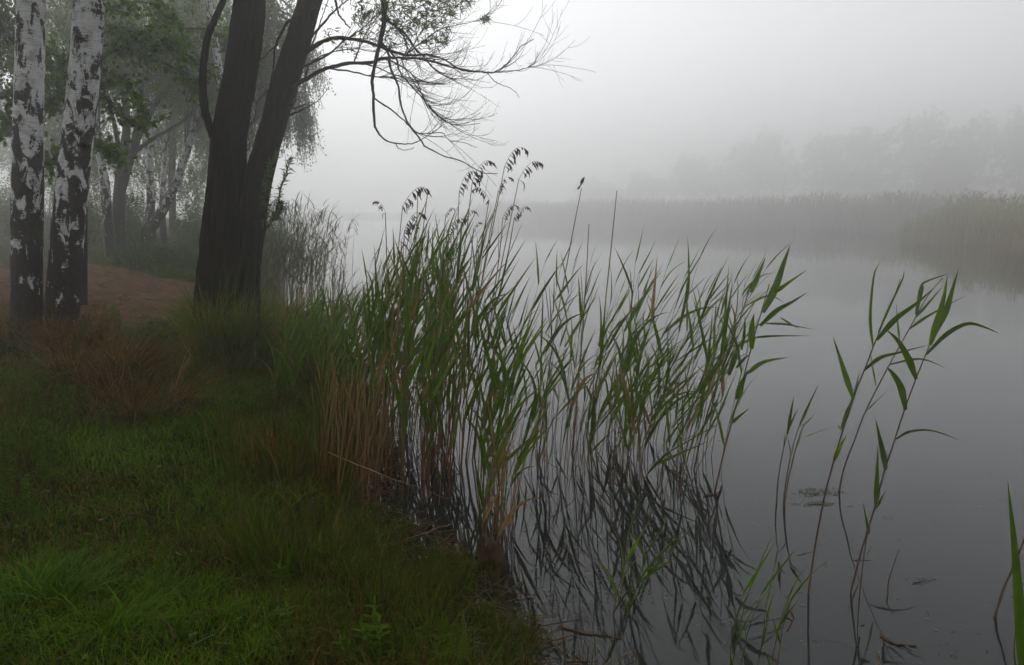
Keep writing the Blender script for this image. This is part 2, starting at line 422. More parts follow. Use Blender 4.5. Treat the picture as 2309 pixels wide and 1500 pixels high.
def axis_steps(lo, hi, c0, c1, fine, growth=1.12):
    a = list(np.arange(c0, c1 + 1e-6, fine))
    s = fine; x = a[-1]
    while x < hi: s *= growth; x += s; a.append(min(x, hi))
    s = fine; x = a[0]; pre = []
    while x > lo: s *= growth; x -= s; pre.append(max(x, lo))
    return np.array(sorted(set(pre + a)))
gx = axis_steps(-330, 330, -7.5, 2.2, 0.06); gy = axis_steps(-60, 420, 1.6, 13.5, 0.06)
X, Y = np.meshgrid(gx, gy, indexing='xy')
Z = terrain(X.ravel(), Y.ravel())
nx, ny = len(gx), len(gy)
idx = np.arange(nx * ny).reshape(ny, nx)
quads = np.stack([idx[:-1, :-1], idx[:-1, 1:], idx[1:, 1:], idx[1:, :-1]], -1).reshape(-1, 4)
def ground_material():
    m, n, out = new_mat('soil_and_moss')
    geo = N(n, 'ShaderNodeNewGeometry'); sp = N(n, 'ShaderNodeSeparateXYZ'); L(n, geo.outputs['Position'], sp.inputs[0])
    n1 = N(n, 'ShaderNodeTexNoise', Scale=1.6, Detail=6.0, Roughness=0.6); L(n, geo.outputs['Position'], n1.inputs['Vector'])
    n2 = N(n, 'ShaderNodeTexNoise', Scale=28.0, Detail=5.0, Roughness=0.7); L(n, geo.outputs['Position'], n2.inputs['Vector'])
    r1 = ramp(n, [(0.35, (0.024, 0.015, 0.007)), (0.5, (0.020, 0.026, 0.006)), (0.7, (0.028, 0.045, 0.007))]); L(n, n1.outputs['Fac'], r1.inputs['Fac'])
    r2 = ramp(n, [(0.3, (0.5, 0.5, 0.5)), (0.7, (1.4, 1.3, 1.2))]); L(n, n2.outputs['Fac'], r2.inputs['Fac'])
    mx = N(n, 'ShaderNodeMix'); mx.data_type = 'RGBA'; mx.blend_type = 'MULTIPLY'; mx.inputs[0].default_value = 1.0
    L(n, r1.outputs['Color'], mx.inputs[6]); L(n, r2.outputs['Color'], mx.inputs[7])
    # wet mud close to the water level
    ad = N(n, 'ShaderNodeMath'); ad.operation = 'MULTIPLY_ADD'; ad.inputs[1].default_value = -0.16; L(n, n1.outputs['Fac'], ad.inputs[0]); L(n, sp.outputs['Z'], ad.inputs[2])
    mr = N(n, 'ShaderNodeMapRange'); mr.inputs['From Min'].default_value = 0.02; mr.inputs['From Max'].default_value = 0.10; L(n, ad.outputs[0], mr.inputs['Value'])
    m2 = N(n, 'ShaderNodeMix'); m2.data_type = 'RGBA'; L(n, mr.outputs[0], m2.inputs[0]); m2.inputs[6].default_value = (0.016, 0.012, 0.008, 1); L(n, mx.outputs[2], m2.inputs[7])
    rg = N(n, 'ShaderNodeMapRange'); rg.inputs['To Min'].default_value = 0.35; rg.inputs['To Max'].default_value = 0.95; L(n, mr.outputs[0], rg.inputs['Value'])
    p = N(n, 'ShaderNodeBsdfPrincipled'); p.inputs['Specular IOR Level'].default_value = 0.06; L(n, m2.outputs[2], p.inputs['Base Color']); L(n, rg.outputs[0], p.inputs['Roughness'])
    b = N(n, 'ShaderNodeBump', Strength=0.7, Distance=0.03); L(n, n2.outputs['Fac'], b.inputs['Height']); L(n, b.outputs[0], p.inputs['Normal'])
    L(n, p.outputs[0], out.inputs['Surface'])
    return m
gm = mesh_np('ground', np.stack([X.ravel(), Y.ravel(), Z], -1), [quads], ground_material())
tag(link('ground', gm), 'grassy pond bank sloping to the water', 'ground', kind='structure')

# pond water
def water_material():
    m, n, out = new_mat('pond_water')
    geo = N(n, 'ShaderNodeNewGeometry')
    n1 = N(n, 'ShaderNodeTexNoise', Scale=1.1, Detail=3.0, Roughness=0.5); L(n, geo.outputs['Position'], n1.inputs['Vector'])
    n2 = N(n, 'ShaderNodeTexNoise', Scale=9.0, Detail=3.0); L(n, geo.outputs['Position'], n2.inputs['Vector'])
    ad = N(n, 'ShaderNodeMath'); ad.operation = 'MULTIPLY_ADD'; ad.inputs[1].default_value = 0.10; L(n, n2.outputs['Fac'], ad.inputs[0]); L(n, n1.outputs['Fac'], ad.inputs[2])
    b = N(n, 'ShaderNodeBump', Strength=0.10, Distance=0.02); L(n, ad.outputs[0], b.inputs['Height'])
    p = N(n, 'ShaderNodeBsdfPrincipled', Roughness=0.02, IOR=1.33)
    p.inputs['Base Color'].default_value = (0.020, 0.021, 0.021, 1)
    p.inputs['Specular IOR Level'].default_value = 0.5
    L(n, b.outputs[0], p.inputs['Normal']); L(n, p.outputs[0], out.inputs['Surface'])
    return m
wm = mesh_np('pond_water', [(-100, -40, 0), (95, -40, 0), (95, 225, 0), (-100, 225, 0)], [np.array([[0, 1, 2, 3]])], water_material())
tag(link('pond_water', wm), 'still grey pond reflecting the fog', 'water', kind='structure')

# sandy path behind the two trunks
PATH = [on_ground(*p) for p in [(185, 598), (300, 612), (440, 640), (448, 690), (380, 712), (330, 738), (280, 750), (215, 712), (175, 720)]]
PATHP = np.array([(p.x, p.y) for p in PATH] + [(-7.2, 8.8), (-9.4, 9.2), (-13.5, 12.5), (-15.5, 17.0), (-11.5, 15.4)])
def poly_sd(Pg, x, y):
    best = np.full(x.shape, 1e9); inside = np.zeros(x.shape, dtype=bool)
    for i in range(len(Pg)):
        ax, ay = Pg[i]; bx, by = Pg[(i + 1) % len(Pg)]; ex, ey = bx - ax, by - ay
        t = np.clip(((x - ax) * ex + (y - ay) * ey) / (ex * ex + ey * ey), 0, 1)
        best = np.minimum(best, (x - ax - t * ex) ** 2 + (y - ay - t * ey) ** 2)
        inside ^= ((ay > y) != (by > y)) & (x < (bx - ax) * (y - ay) / (by - ay + 1e-12) + ax)
    d = np.sqrt(best); return np.where(inside, d, -d)
def path_sd(x, y): return poly_sd(PATHP, x, y) + 0.22 * wob(x, y, 3.1, 5) + 0.1 * wob(x, y, 9.0, 6)
sx = np.arange(PATHP[:, 0].min() - .5, PATHP[:, 0].max() + .5, 0.07); sy = np.arange(PATHP[:, 1].min() - .5, PATHP[:, 1].max() + .5, 0.07)
SX, SY = np.meshgrid(sx, sy); sd = path_sd(SX, SY)
lump = np.array([mnoise.fractal(Vector((a * 2.6, b * 2.6, 0.3)), 0.9, 2.1, 5) for a, b in zip(SX.ravel(), SY.ravel())])
SZ = terrain(SX.ravel(), SY.ravel()) + 0.012 + np.clip(lump, -1, 1) * 0.09 * sst(0.0, 0.3, sd.ravel()) + 0.03 * sst(0, 0.5, sd.ravel()) - 0.05 * sst(0.02, -0.15, sd.ravel())
si = np.arange(SX.size).reshape(SX.shape)
sq = np.stack([si[:-1, :-1], si[:-1, 1:], si[1:, 1:], si[1:, :-1]], -1).reshape(-1, 4)
sq = sq[(sd.ravel()[sq] > -0.12).all(1)]
M['sand'] = plain_mat('sandy_soil', (0.030, 0.016, 0.007), (0.165, 0.098, 0.050), 3.5, 0.95, 1.0, 0.06)
used, inv = np.unique(sq, return_inverse=True)
pm = mesh_np('sand_path', np.stack([SX.ravel(), SY.ravel(), SZ], -1)[used], [inv.reshape(-1, 4)], M['sand'])
tag(link('sand_path', pm), 'bare trodden sandy path behind the birches', 'path', kind='structure')

# ------------------------------------------------------------------ trees
def px_path(pts, Y0, Y1=None, n=24):
    """a photographed outline placed at its own depth: pixel points -> world polyline"""
    P = smooth_poly(pts, n); Y1 = Y0 if Y1 is None else Y1
    ys = np.linspace(Y0, Y1, n)
    return np.array([at(p[0], p[1], y) for p, y in zip(P, ys)])
def ridge_rough(amp, f, fz, seed):
    def fn(pts, th):
        out = np.ones((len(pts), len(th)))
        for i, p in enumerate(pts):
            for j, t in enumerate(th):
                v = mnoise.noise(Vector((math.cos(t) * f + seed, math.sin(t) * f, p[2] * fz)))
                w = mnoise.noise(Vector((math.cos(t) * f * 2.3, math.sin(t) * f * 2.3 + seed, p[2] * fz * 2.2)))
                out[i, j] = 1 + amp * (1 - 2.2 * abs(v)) * 0.6 + amp * 0.6 * w
        return out
    return fn
def twig_curve(p, d, length, curl, n=7, jit=0.12):
    """a springy twig: starts at p along d, bends towards curl"""
    pts = [np.array(p)]; d = np.array(d, dtype=float); d /= np.linalg.norm(d)
    for k in range(n - 1):
        d = d + np.array(curl) / n + rng.normal(0, jit, 3) / math.sqrt(n)
        d /= np.linalg.norm(d)
        pts.append(pts[-1] + d * length / (n - 1))
    return np.array(pts)

# near birches ----------------------------------------------------
WILLOW_Y, BIRCH_Y = 8.5, 8.4
def crown_cloud(center, radii, n_strand, leaves, hang, size, cols, w, down=0.8, shell=0.35, jitter=0.05, aspect=0.6):
    """drooping strands of small leaves spread through an ellipsoid, with gaps"""
    u = rng.normal(0, 1, (n_strand, 3)); u /= np.linalg.norm(u, axis=1)[:, None]
    r = shell + (1 - shell) * rng.random(n_strand) ** 0.6
    clump = np.array([mnoise.noise(Vector(tuple(a * 2.4 + np.array(center)))) for a in u])
    r = r * (1.0 + 0.45 * clump)
    S0 = np.array(center) + u * r[:, None] * np.array(radii)
    keep = clump > -0.28; S0 = S0[keep]; ns = len(S0)
    Ls = hang * rng.uniform(0.4, 1.3, ns)
    t = rng.random((ns, leaves))
    drift = rng.normal(0, 0.12, (ns, 2))
    P = np.repeat(S0[:, None, :], leaves, 1)
    P[..., 2] -= t * Ls[:, None]
    P[..., :2] += (t * Ls[:, None])[..., None] * drift[:, None, :]
    P += rng.normal(0, jitter, P.shape)
    P = P.reshape(-1, 3)
    c = mix_cols(len(P), cols, w, 0.25)
    v, q, cc = leaf_quads(P, size * rng.uniform(0.7, 1.3, len(P)), aspect, down, c)
    return v, q, cc, S0, Ls
GREENS = [(0.060, 0.105, 0.012), (0.085, 0.125, 0.014), (0.045, 0.08, 0.010)]
DULL = [(0.080, 0.125, 0.008), (0.11, 0.145, 0.010), (0.06, 0.09, 0.008)]

def near_birch(label, trace, radii_px, base_px, crown_c, seed):
    base = on_ground(*base_px); base = Vector((base.x, BIRCH_Y, tz(base.x, BIRCH_Y)))
    t = thing('birch_tree', label, 'tree', base, 'birches on the bank')
    P = smooth_poly(trace, 120); rr = np.interp(np.linspace(0, 1, 120), np.linspace(0, 1, len(radii_px)), radii_px) * 0.80 * BIRCH_Y / PXF
    W = np.array([at(p[0], p[1], BIRCH_Y) for p in P])
    # the trunk goes on above the frame to the crown
    topv = W[-1] + (W[-1] - W[-20]) / np.linalg.norm(W[-1] - W[-20]) * np.linspace(0.3, 5.5, 14)[:, None]
    W = np.vstack([W, topv]); rr = np.concatenate([rr, np.linspace(rr[-1], 0.05, 14)])
    rr[:12] *= np.linspace(1.25, 1.0, 12)
    mb = MB(); mb.tube(W, rr, 56, rough=ridge_rough(0.05, 2.6, 2.4, seed))
    mb.build('trunk', M['birch'], t)
    v, q, c, S0, Ls = crown_cloud(crown_c, (2.6, 2.4, 2.9), 900, 22, 1.1, 0.06, GREENS, [1, 1, 1])
    cb = MB(); cb.add(v, q, None, c); cb.build('crown', M['foliage'], t)
    lb = MB()
    for k in range(26):
        s = S0[rng.integers(len(S0))]; a = W[-1 - rng.integers(1, 14)]
        lb.tube(smooth_poly([a, a * 0.5 + s * 0.5 + np.array([0, 0, 0.3]), s], 7), np.linspace(0.03, 0.006, 7), 5)
    lb.build('branch', M['bg_bark'], t)
    return t
b1 = near_birch('left birch trunk of the close pair at the photo edge, straight and patchy',
    [(60, 790), (61, 740), (61, 650), (61, 550), (62, 400), (65, 250), (68, 120), (71, 0), (74, -120)], [47, 41, 38, 38, 38, 35, 33, 33, 32], (60, 745), (-5.6, 8.3, 8.6), 1.0)
b2 = near_birch('right birch trunk of the close pair, leaning right with broad white bark',
    [(138, 800), (139, 730), (147, 600), (160, 450), (176, 300), (192, 150), (202, 0), (210, -120)], [52, 44, 41, 40, 38, 37, 36, 34], (139, 745), (-4.6, 8.6, 8.9), 7.0)

# willow ------------------------------------------------------------
wb = Vector((at(515, 770, WILLOW_Y).x, WILLOW_Y, 0)); wb.z = tz(wb.x, wb.y)
wil = thing('willow_tree', 'dark twin-stemmed willow with arching bare branches over the water', 'tree', wb)
def stem(name, pts, seed, up, n=130, ring=72):
    A = np.array(pts, dtype=float)
    P = smooth_poly(A, n)
    W = np.array([at(p[0], p[1], WILLOW_Y + 0.12 * math.sin(i * 0.05 + seed)) for i, p in enumerate(P)]); rr = P[:, 2] * 0.83 * WILLOW_Y / PXF
    top = W[-1] + np.array(up) * np.linspace(0.1, 1, 10)[:, None]
    W = np.vstack([W, top]); rr = np.concatenate([rr, np.linspace(rr[-1], rr[-1] * 0.35, 10)])
    mb = MB(); mb.tube(W, rr, ring, rough=ridge_rough(0.14, 5.5, 1.8, seed))
    return mb.build(name, M['willow_bark'], wil), W
tA, WA = stem('trunk', [(496, 850, 105), (498, 800, 86), (500, 760, 76), (504, 640, 65), (508, 500, 53), (512, 400, 45), (519, 300, 41), (536, 200, 39), (552, 100, 39), (563, 0, 36), (580, -150, 33)], 2.0, (0.5, 0.3, 3.8))
tB, WB = stem('trunk', [(560, 850, 80), (552, 800, 60), (548, 760, 51), (545, 640, 44), (560, 500, 42), (583, 400, 34), (611, 300, 30.5), (638, 200, 31), (670, 100, 30), (700, 0, 27), (745, -150, 25)], 9.0, (1.6, 0.2, 3.0))
def Z6(pts): return [(600 + x / 3.0, y / 3.0) for x, y in pts]      # zoomed crop of the photograph
def Z0(pts): return [(x / 3.0, y / 3.0) for x, y in pts]
BR = [  # (points, start radius px, end radius px, depth start, depth end)
    (Z6([(180, 590), (330, 500), (420, 460), (560, 430), (700, 425), (790, 395), (940, 395), (1050, 400), (1200, 440), (1330, 470), (1490, 490), (1560, 480), (1650, 410), (1720, 320), (1810, 265)]), 6.0, 0.9, 8.45, 7.6),
    (Z6([(1490, 490), (1650, 485), (1760, 460), (1820, 420), (1835, 350)]), 1.5, 0.7, 7.85, 7.7),
    (Z6([(1490, 490), (1560, 560), (1660, 600), (1715, 660)]), 1.3, 0.7, 7.85, 8.0),
    (Z6([(270, 350), (420, 265), (530, 258), (680, 285), (800, 325), (930, 370), (1100, 375), (1200, 400), (1290, 460), (1370, 485), (1490, 490)]), 6.0, 1.4, 8.5, 7.85),
    (Z6([(790, -250), (795, 0), (800, 130), (770, 290), (735, 440), (718, 560), (728, 660), (732, 830), (765, 905), (830, 960), (960, 975), (1060, 940), (1190, 850)]), 8.0, 1.0, 8.0, 7.2),
    (Z6([(870, 965), (900, 1005), (950, 1015), (1000, 1000)]), 1.4, 0.7, 7.3, 7.2),
    (Z6([(725, 660), (830, 730), (880, 770), (990, 870), (1040, 905), (1190, 900), (1240, 950), (1340, 965), (1425, 998)]), 2.4, 0.7, 7.6, 7.2),
    (Z6([(770, 290), (830, 370), (840, 460), (890, 570), (910, 700), (960, 830), (1040, 940), (1080, 990), (1190, 1050), (1330, 1095), (1420, 1150), (1490, 1175), (1565, 1175)]), 4.0, 0.9, 7.85, 6.9),
    (Z6([(780, 290), (880, 400), (900, 480), (980, 580), (1060, 670), (1130, 750), (1230, 830), (1320, 850), (1450, 835)]), 3.2, 0.8, 7.85, 7.5),
    (Z6([(810, 130), (940, 230), (1000, 320), (1070, 390), (1150, 480), (1260, 530), (1400, 540)]), 4.0, 0.8, 8.0, 7.4),
    (Z6([(810, 130), (870, 180), (930, 250), (955, 330), (920, 400), (950, 480), (990, 550), (1060, 640), (1180, 690)]), 3.4, 0.8, 8.0, 8.2),
    (Z6([(430, 465), (600, 490), (720, 520), (830, 520), (1010, 550), (1200, 565), (1280, 540)]), 2.4, 0.8, 8.4, 8.8),
    (Z6([(790, 395), (900, 440), (1000, 520), (1060, 650), (1110, 740), (1200, 800), (1380, 800), (1450, 760)]), 2.4, 0.7, 8.2, 8.4),
    (Z6([(560, 430), (700, 440), (850, 500), (980, 530), (1100, 560), (1190, 565)]), 2.2, 0.8, 8.3, 9.0),
    (Z6([(130, 795), (250, 740), (340, 690), (420, 600)]), 3.0, 0.7, 8.4, 8.1),
    (Z6([(150, 745), (230, 720), (320, 690)]), 2.6, 0.7, 8.5, 8.8),
    (Z6([(310, 250), (420, 120), (480, 60), (555, 0), (640, -80)]), 3.5, 1.2, 8.4, 8.0),
    (Z6([(470, 0), (490, 90), (540, 160), (570, 190)]), 3.4, 1.6, 8.2, 8.1),
    (Z6([(260, 450), (420, 370), (520, 280), (640, 200), (760, 90), (830, 0)]), 3.2, 1.0, 8.5, 8.2),
    (Z6([(290, 360), (350, 200), (400, 60), (440, -60)]), 2.6, 1.0, 8.5, 8.6),
    (Z6([(265, 520), (300, 430), (420, 360), (600, 330), (740, 350), (900, 300), (1100, 320)]), 2.4, 0.7, 8.5, 8.9),
    (Z6([(590, 430), (640, 300), (700, 180), (800, 60)]), 2.2, 0.8, 8.3, 8.0),
    (Z6([(960, 360), (1100, 250), (1200, 190), (1440, 140), (1500, 110)]), 2.0, 0.7, 7.9, 7.6),
    (Z6([(930, 400), (1000, 300), (1060, 200), (1160, 120), (1330, 10)]), 1.8, 0.7, 8.0, 8.4),
    (Z0([(1440, 930), (1385, 740), (1370, 540), (1400, 280), (1440, 160), (1510, 0), (1560, -150)]), 9.1, 6.0, 8.35, 8.2),
    (Z0([(2080, 90), (1950, 150), (1890, 250), (1860, 330), (1850, 450), (1820, 620), (1790, 740)]), 4.0, 1.6, 8.25, 8.0),
    (Z0([(1875, 300), (1800, 370), (1740, 430)]), 2.0, 1.0, 8.2, 8.0),
    (Z0([(1820, 600), (1740, 700), (1720, 800), (1690, 860)]), 1.6, 0.8, 8.1, 8.0),
    (Z0([(2010, 590), (1990, 700), (1950, 740)]), 1.8, 1.0, 8.4, 8.3),
]
brob = []
for k, (pts, r0, r1, y0, y1) in enumerate(BR):
    n = 10 + 4 * len(pts)
    W = px_path(pts, y0, y1, n)
    W[1:-1] += rng.normal(0, 0.0025, (n - 2, 3))
    rr = (r1 + (r0 - r1) * (1 - np.linspace(0, 1, n)) ** 1.4) * (0.8 if r0 < 9 else 1.0) * y0 / PXF
    mb = MB(); mb.tube(W, rr * (1 + 0.1 * rng.normal(0, 1, n)), 7)
    brob.append((W, rr, mb.build('branch', M['twig'] if r0 < 9 else M['willow_bark'], wil)))
# twigs spring from the branches and sweep out over the water, turning up at the ends
tw = MB(); tips = []
for k in [0, 1, 3, 6, 8, 9, 10, 11, 12, 13, 18, 20, 21, 22, 23, 0, 3, 9, 12, 8, 11]:
    W, rr, o = brob[k]
    for j in range(9):
        i = rng.integers(len(W) // 4, int(len(W) * .82))
        tan = W[i + 1] - W[i]; tan /= np.linalg.norm(tan)
        d = tan + rng.normal(0, 0.32, 3) + np.array([0.2, 0, -0.25])
        Ln = rng.uniform(0.25, 0.80)
        c = twig_curve(W[i], d, Ln, np.array([0.3, 0, rng.choice([1.2, 1.8, 2.2, 0.5, -0.4])]) + rng.normal(0, 0.3, 3), 12, 0.08)
        r_ = min(rr[i] * 0.55, 0.0036)
        tw.tube(c, np.linspace(r_, 0.0012, 12), 4)
        tips.append(c)
        for s in range(rng.integers(1, 4)):
            ii = rng.integers(3, 11); d2 = (c[ii] - c[ii - 1]) + rng.normal(0, 0.03, 3)
            c2 = twig_curve(c[ii], d2, Ln * rng.uniform(0.25, 0.5), (0.2, 0, rng.uniform(-0.6, 2.0)), 7, 0.08)
            tw.tube(c2, np.linspace(0.0018, 0.001, 7), 3); tips.append(c2)
tw.build('twig', M['twig'], wil)['kind'] = 'stuff'
# narrow willow leaves in tufts, mostly along the upper branches
def lance_leaves(P, D, length, width, cols):
    n = len(P); s = np.cross(D, rng.normal(0, 1, (n, 3))); s /= np.linalg.norm(s, axis=1)[:, None]
    l = length[:, None]; w = width[:, None]
    V = np.stack([P, P + D * l * 0.35 + s * w * .5, P + D * l + np.array([0, 0, -1]) * l * 0.12, P + D * l * 0.35 - s * w * .5], 1)
    return V.reshape(-1, 3), (np.arange(n) * 4)[:, None] + np.arange(4)[None], np.repeat(cols, 4, 0)
lp, ld = [], []
for pxy, spread, cnt in [((905, 20), 30, 26), ((940, 45), 35, 30), ((985, 20), 40, 40), ((1030, 15), 22, 18), ((860, 45), 35, 26), ((815, 40), 22, 18), ((960, 60), 35, 24), ((900, 75), 30, 24), ((960, 90), 22, 14), ((985, 95), 12, 10), ((1000, 70), 12, 8), ((880, 60), 30, 22),
                         ((830, 70), 25, 12), ((1092, 42), 9, 12), ((740, 80), 16, 10), ((815, 15), 20, 14), ((1000, 90), 8, 8), ((870, 95), 20, 12), ((780, 108), 20, 8), ((1050, 3), 12, 10), ((925, -20), 60, 60), ((1000, -30), 60, 50), ((800, -30), 60, 40), ((860, 20), 25, 20), ((960, 10), 40, 30)]:
    for i in range(int(cnt * 1.0)):
        q = at(pxy[0] + rng.normal(0, spread * .6), pxy[1] + rng.normal(0, spread * .45), 8.0 + rng.normal(0, 0.25))
        for j in range(rng.integers(3, 6)):
            d = rng.normal(0, 1, 3) + np.array([0.6, 0, 0.1]); d /= np.linalg.norm(d)
            lp.append(np.array(q) + rng.normal(0, 0.012, 3)); ld.append(d)
lp = np.array(lp); ld = np.array(ld)
v, q, c = lance_leaves(lp, ld, rng.uniform(0.05, 0.11, len(lp)), rng.uniform(0.011, 0.018, len(lp)), mix_cols(len(lp), DULL + [(0.07, 0.10, 0.03)], [1, 1, 1, 1]))
lb = MB(); lb.add(v, q, None, c); lb.build('leaves', M['foliage'], wil)
v, q, c, S0, Ls = crown_cloud((-1.6, 7.6, 9.0), (4.8, 4.4, 3.2), 2400, 22, 1.1, 0.08, GREENS, [1, 1, 1], aspect=0.25)  # crown above the frame, widened to shade the haze and bank beneath
cb = MB(); cb.add(v, q, None, c); cb.build('crown', M['foliage'], wil)
lb = MB()
for k in range(30):
    s = S0[rng.integers(len(S0))]; src = WA if rng.random() < .5 else WB; a = src[-1 - rng.integers(0, 9)]
    lb.tube(smooth_poly([a, a * .5 + s * .5 + np.array([0, 0, .4]), s], 8), np.linspace(0.05, 0.008, 8), 6)
lb.build('crown_limbs', M['willow_bark'], wil)

# leafy young tree behind the birches -----------------------------------
LT_Y = 11.2
lt0 = at(186, 700, LT_Y); lt0 = Vector((lt0.x, LT_Y, tz(lt0.x, LT_Y)))
yt = thing('broadleaf_tree', 'young broadleaf tree spreading bright green leaves behind the birch pair', 'tree', lt0)
mb = MB(); mb.tube(smooth_poly([lt0 - Vector((0, 0, 0.1)), at(188, 450, LT_Y), at(196, 250, LT_Y), at(205, 60, LT_Y), at(225, -300, LT_Y)], 30), np.linspace(0.07, 0.02, 30), 10); mb.build('trunk', M['bg_bark'], yt)
LB = [[(600, 420), (690, 320), (900, 230), (1000, 240), (1180, 210), (1400, 200), (1540, 260)], [(600, 370), (690, 350), (900, 370), (1130, 440), (1290, 520), (1340, 580)], [(600, 300), (720, 210), (800, 200), (950, 220), (1100, 100)],
      [(580, 480), (680, 460), (860, 580), (960, 730)], [(600, 400), (700, 400), (850, 300), (1000, 240), (1180, 330), (1330, 430), (1480, 530)], [(560, 250), (450, 420), (430, 560), (300, 400)], [(600, 150), (800, 40), (1000, 20), (1180, 110)],
      [(600, 560), (690, 600), (720, 680), (860, 800), (1000, 800)], [(600, 330), (800, 300), (1000, 380), (1100, 260), (1280, 290)], [(560, 600), (330, 520), (120, 590), (0, 620)], [(580, 700), (400, 640), (330, 700)], [(560, 500), (380, 380), (200, 330), (40, 420)],
      [(590, 900), (660, 980), (740, 1020), (800, 1030)], [(560, 900), (420, 1040), (310, 1090)], [(520, 760), (200, 740), (40, 800), (10, 870)]]
lv, ldr = [], []
bm_ = MB(); tb_ = MB()
for k, pts in enumerate(LB):
    W = px_path(Z0(pts), LT_Y, LT_Y + rng.uniform(-1.2, 0.6), 26); W[1:] += rng.normal(0, 0.012, (25, 3))
    mb = MB(); mb.tube(W, np.linspace(0.018, 0.005, 26), 5); mb.build('branch', M['twig'], yt)
    for i in range(5, 26):
        for _ in range(2):
            d = W[min(i + 1, 25)] - W[i - 1] + rng.normal(0, 0.1, 3)
            c = twig_curve(W[i], d, rng.uniform(0.12, 0.45), rng.normal(0, 0.6, 3) + np.array([0.2, 0, -0.3]), 5)
            tb_.tube(c, np.linspace(0.004, 0.002, 5), 3)
            for p in c[1:]:
                for _ in range(rng.integers(1, 4)):
                    lv.append(p + rng.normal(0, 0.02, 3))
tb_.build('twig', M['twig'], yt)['kind'] = 'stuff'
lv = np.array(lv)
v, q, c = leaf_quads(lv, rng.uniform(0.05, 0.11, len(lv)), 0.75, 0.35, mix_cols(len(lv), [(0.075, 0.145, 0.004), (0.11, 0.18, 0.006), (0.05, 0.10, 0.004)], [1, 1, 1]))
lb = MB(); lb.add(v, q, None, c); lb.build('leaves', M['foliage'], yt)

# background trees in the mist on the left bank ------------------------------
def bg_tree(name, label, cat, stems, Y, crowns, bark, group, cols=DULL, leaf=0.06, ring=14, leaves=16, hang=0.9, down=0.8, aspect=0.6):
    b = at(stems[0][0][0], stems[0][0][1], Y); base = Vector((b.x, Y, tz(b.x, Y)))
    t = thing(name, label, cat, base, group)
    for s in stems:
        A = np.array(s, dtype=float); P = smooth_poly(A, 30)
        W = np.array([at(p[0], p[1], Y) for p in P])
        if s is stems[0] or s[0][1] > stems[0][0][1] - 30: W[0, 2] = base.z - 0.1
        mb = MB(); mb.tube(W, np.maximum(P[:, 2], 0.6) * Y / PXF, ring, rough=ridge_rough(0.06, 2.5, 2.0, Y)); mb.build('trunk', bark, t)
    cb = MB(); lb = MB()
    top = W[-1]
    for (cx, cy_, rx, ry, ns) in crowns:
        c0 = at(cx, cy_, Y); rad = (rx * Y / PXF, rx * Y / PXF * 0.8, ry * Y / PXF)
        v, q, c, S0, Ls = crown_cloud(c0, rad, int(ns * 2.2), leaves, hang, leaf * 1.15, cols, [1, 1, 1], down, aspect=aspect)
        cb.add(v, q, None, c)
        for k in range(10):
            s = S0[rng.integers(len(S0))]
            a = W[rng.integers(len(W) // 2, len(W))]
            lb.tube(smooth_poly([a, a * .4 + s * .6 + np.array([0, 0, .35]), s], 7), np.linspace(0.03, 0.008, 7), 4)
        for k in range(min(len(S0), 90)):
            s = S0[k]; lb.tube([s, s + np.array([rng.normal(0, .05), 0, -Ls[k] * .5]), s + np.array([rng.normal(0, .1), 0, -Ls[k]])], [0.006, 0.005, 0.004], 3)
    cb.build('crown', M['foliage'], t)
    lb.build('branches', M['bg_bark'], t)
    return t
GB = 'trees in the mist behind the sandy path'
bg_tree('multi_stem_tree', 'brown many-stemmed tree fanning out behind the sandy path', 'tree',
    [[(265, 548, 15), (268, 470, 13), (272, 400, 11), (285, 290, 8), (282, 180, 6), (290, 0, 4)], [(270, 440, 10), (300, 340, 8), (330, 270, 6), (390, 180, 4), (450, 90, 3)], [(300, 345, 5), (350, 310, 4), (410, 275, 3), (470, 215, 2)], [(275, 400, 6), (262, 300, 5), (240, 200, 3), (230, 80, 2)], [(300, 330, 5), (320, 200, 4), (335, 60, 3)]], 22.0,
    [(300, 80, 120, 110, 420), (430, 130, 80, 90, 260)], M['bg_bark'], GB)
bg_tree('birch_tree', 'slim birch leaning right beyond the path', 'tree',
    [[(326, 528, 13), (350, 500, 12), (372, 465, 10), (398, 410, 8.5), (420, 345, 8), (436, 290, 7), (448, 200, 6), (455, 60, 4)]], 22.5,
    [(455, 70, 100, 120, 420), (560, 160, 70, 130, 330)], M['birch_far'], GB)
bg_tree('birch_tree', 'upright slim birch left of the leaning birch', 'tree',
    [[(340, 505, 9), (340, 440, 8.5), (337, 380, 8), (340, 300, 7), (345, 200, 6), (350, 40, 4)]], 25.0,
    [(350, 60, 130, 150, 450)], M['birch_far'], GB)
bg_tree('birch_tree', 'dark-footed birch just right of the near birch pair in the mist', 'tree',
    [[(246, 520, 11), (240, 460, 10), (236, 410, 9.5), (226, 355, 8), (212, 250, 7), (205, 100, 5)]], 20.0,
    [(190, 60, 110, 120, 400)], M['birch_far'], GB)
bg_tree('birch_tree', 'thin dark birch stem close behind the leaning birch', 'tree',
    [[(366, 505, 7), (366, 450, 6.5), (370, 380, 6), (374, 300, 5), (380, 150, 4)]], 27.0,
    [(400, 180, 120, 140, 380)], M['birch_far'], GB)
bg_tree('birch_tree', 'weeping birch hanging its fine foliage behind the willow stems', 'tree',
    [[(545, 560, 11), (548, 440, 10), (560, 300, 9), (590, 120, 7), (600, -60, 5)]], 19.0,
    [(605, 50, 85, 110, 230), (655, 225, 46, 60, 75), (635, 120, 60, 90, 110), (705, 125, 26, 45, 24), (560, 230, 60, 90, 90), (690, 265, 24, 45, 28)], M['birch_far'], GB, leaf=0.05, leaves=22, hang=0.8)
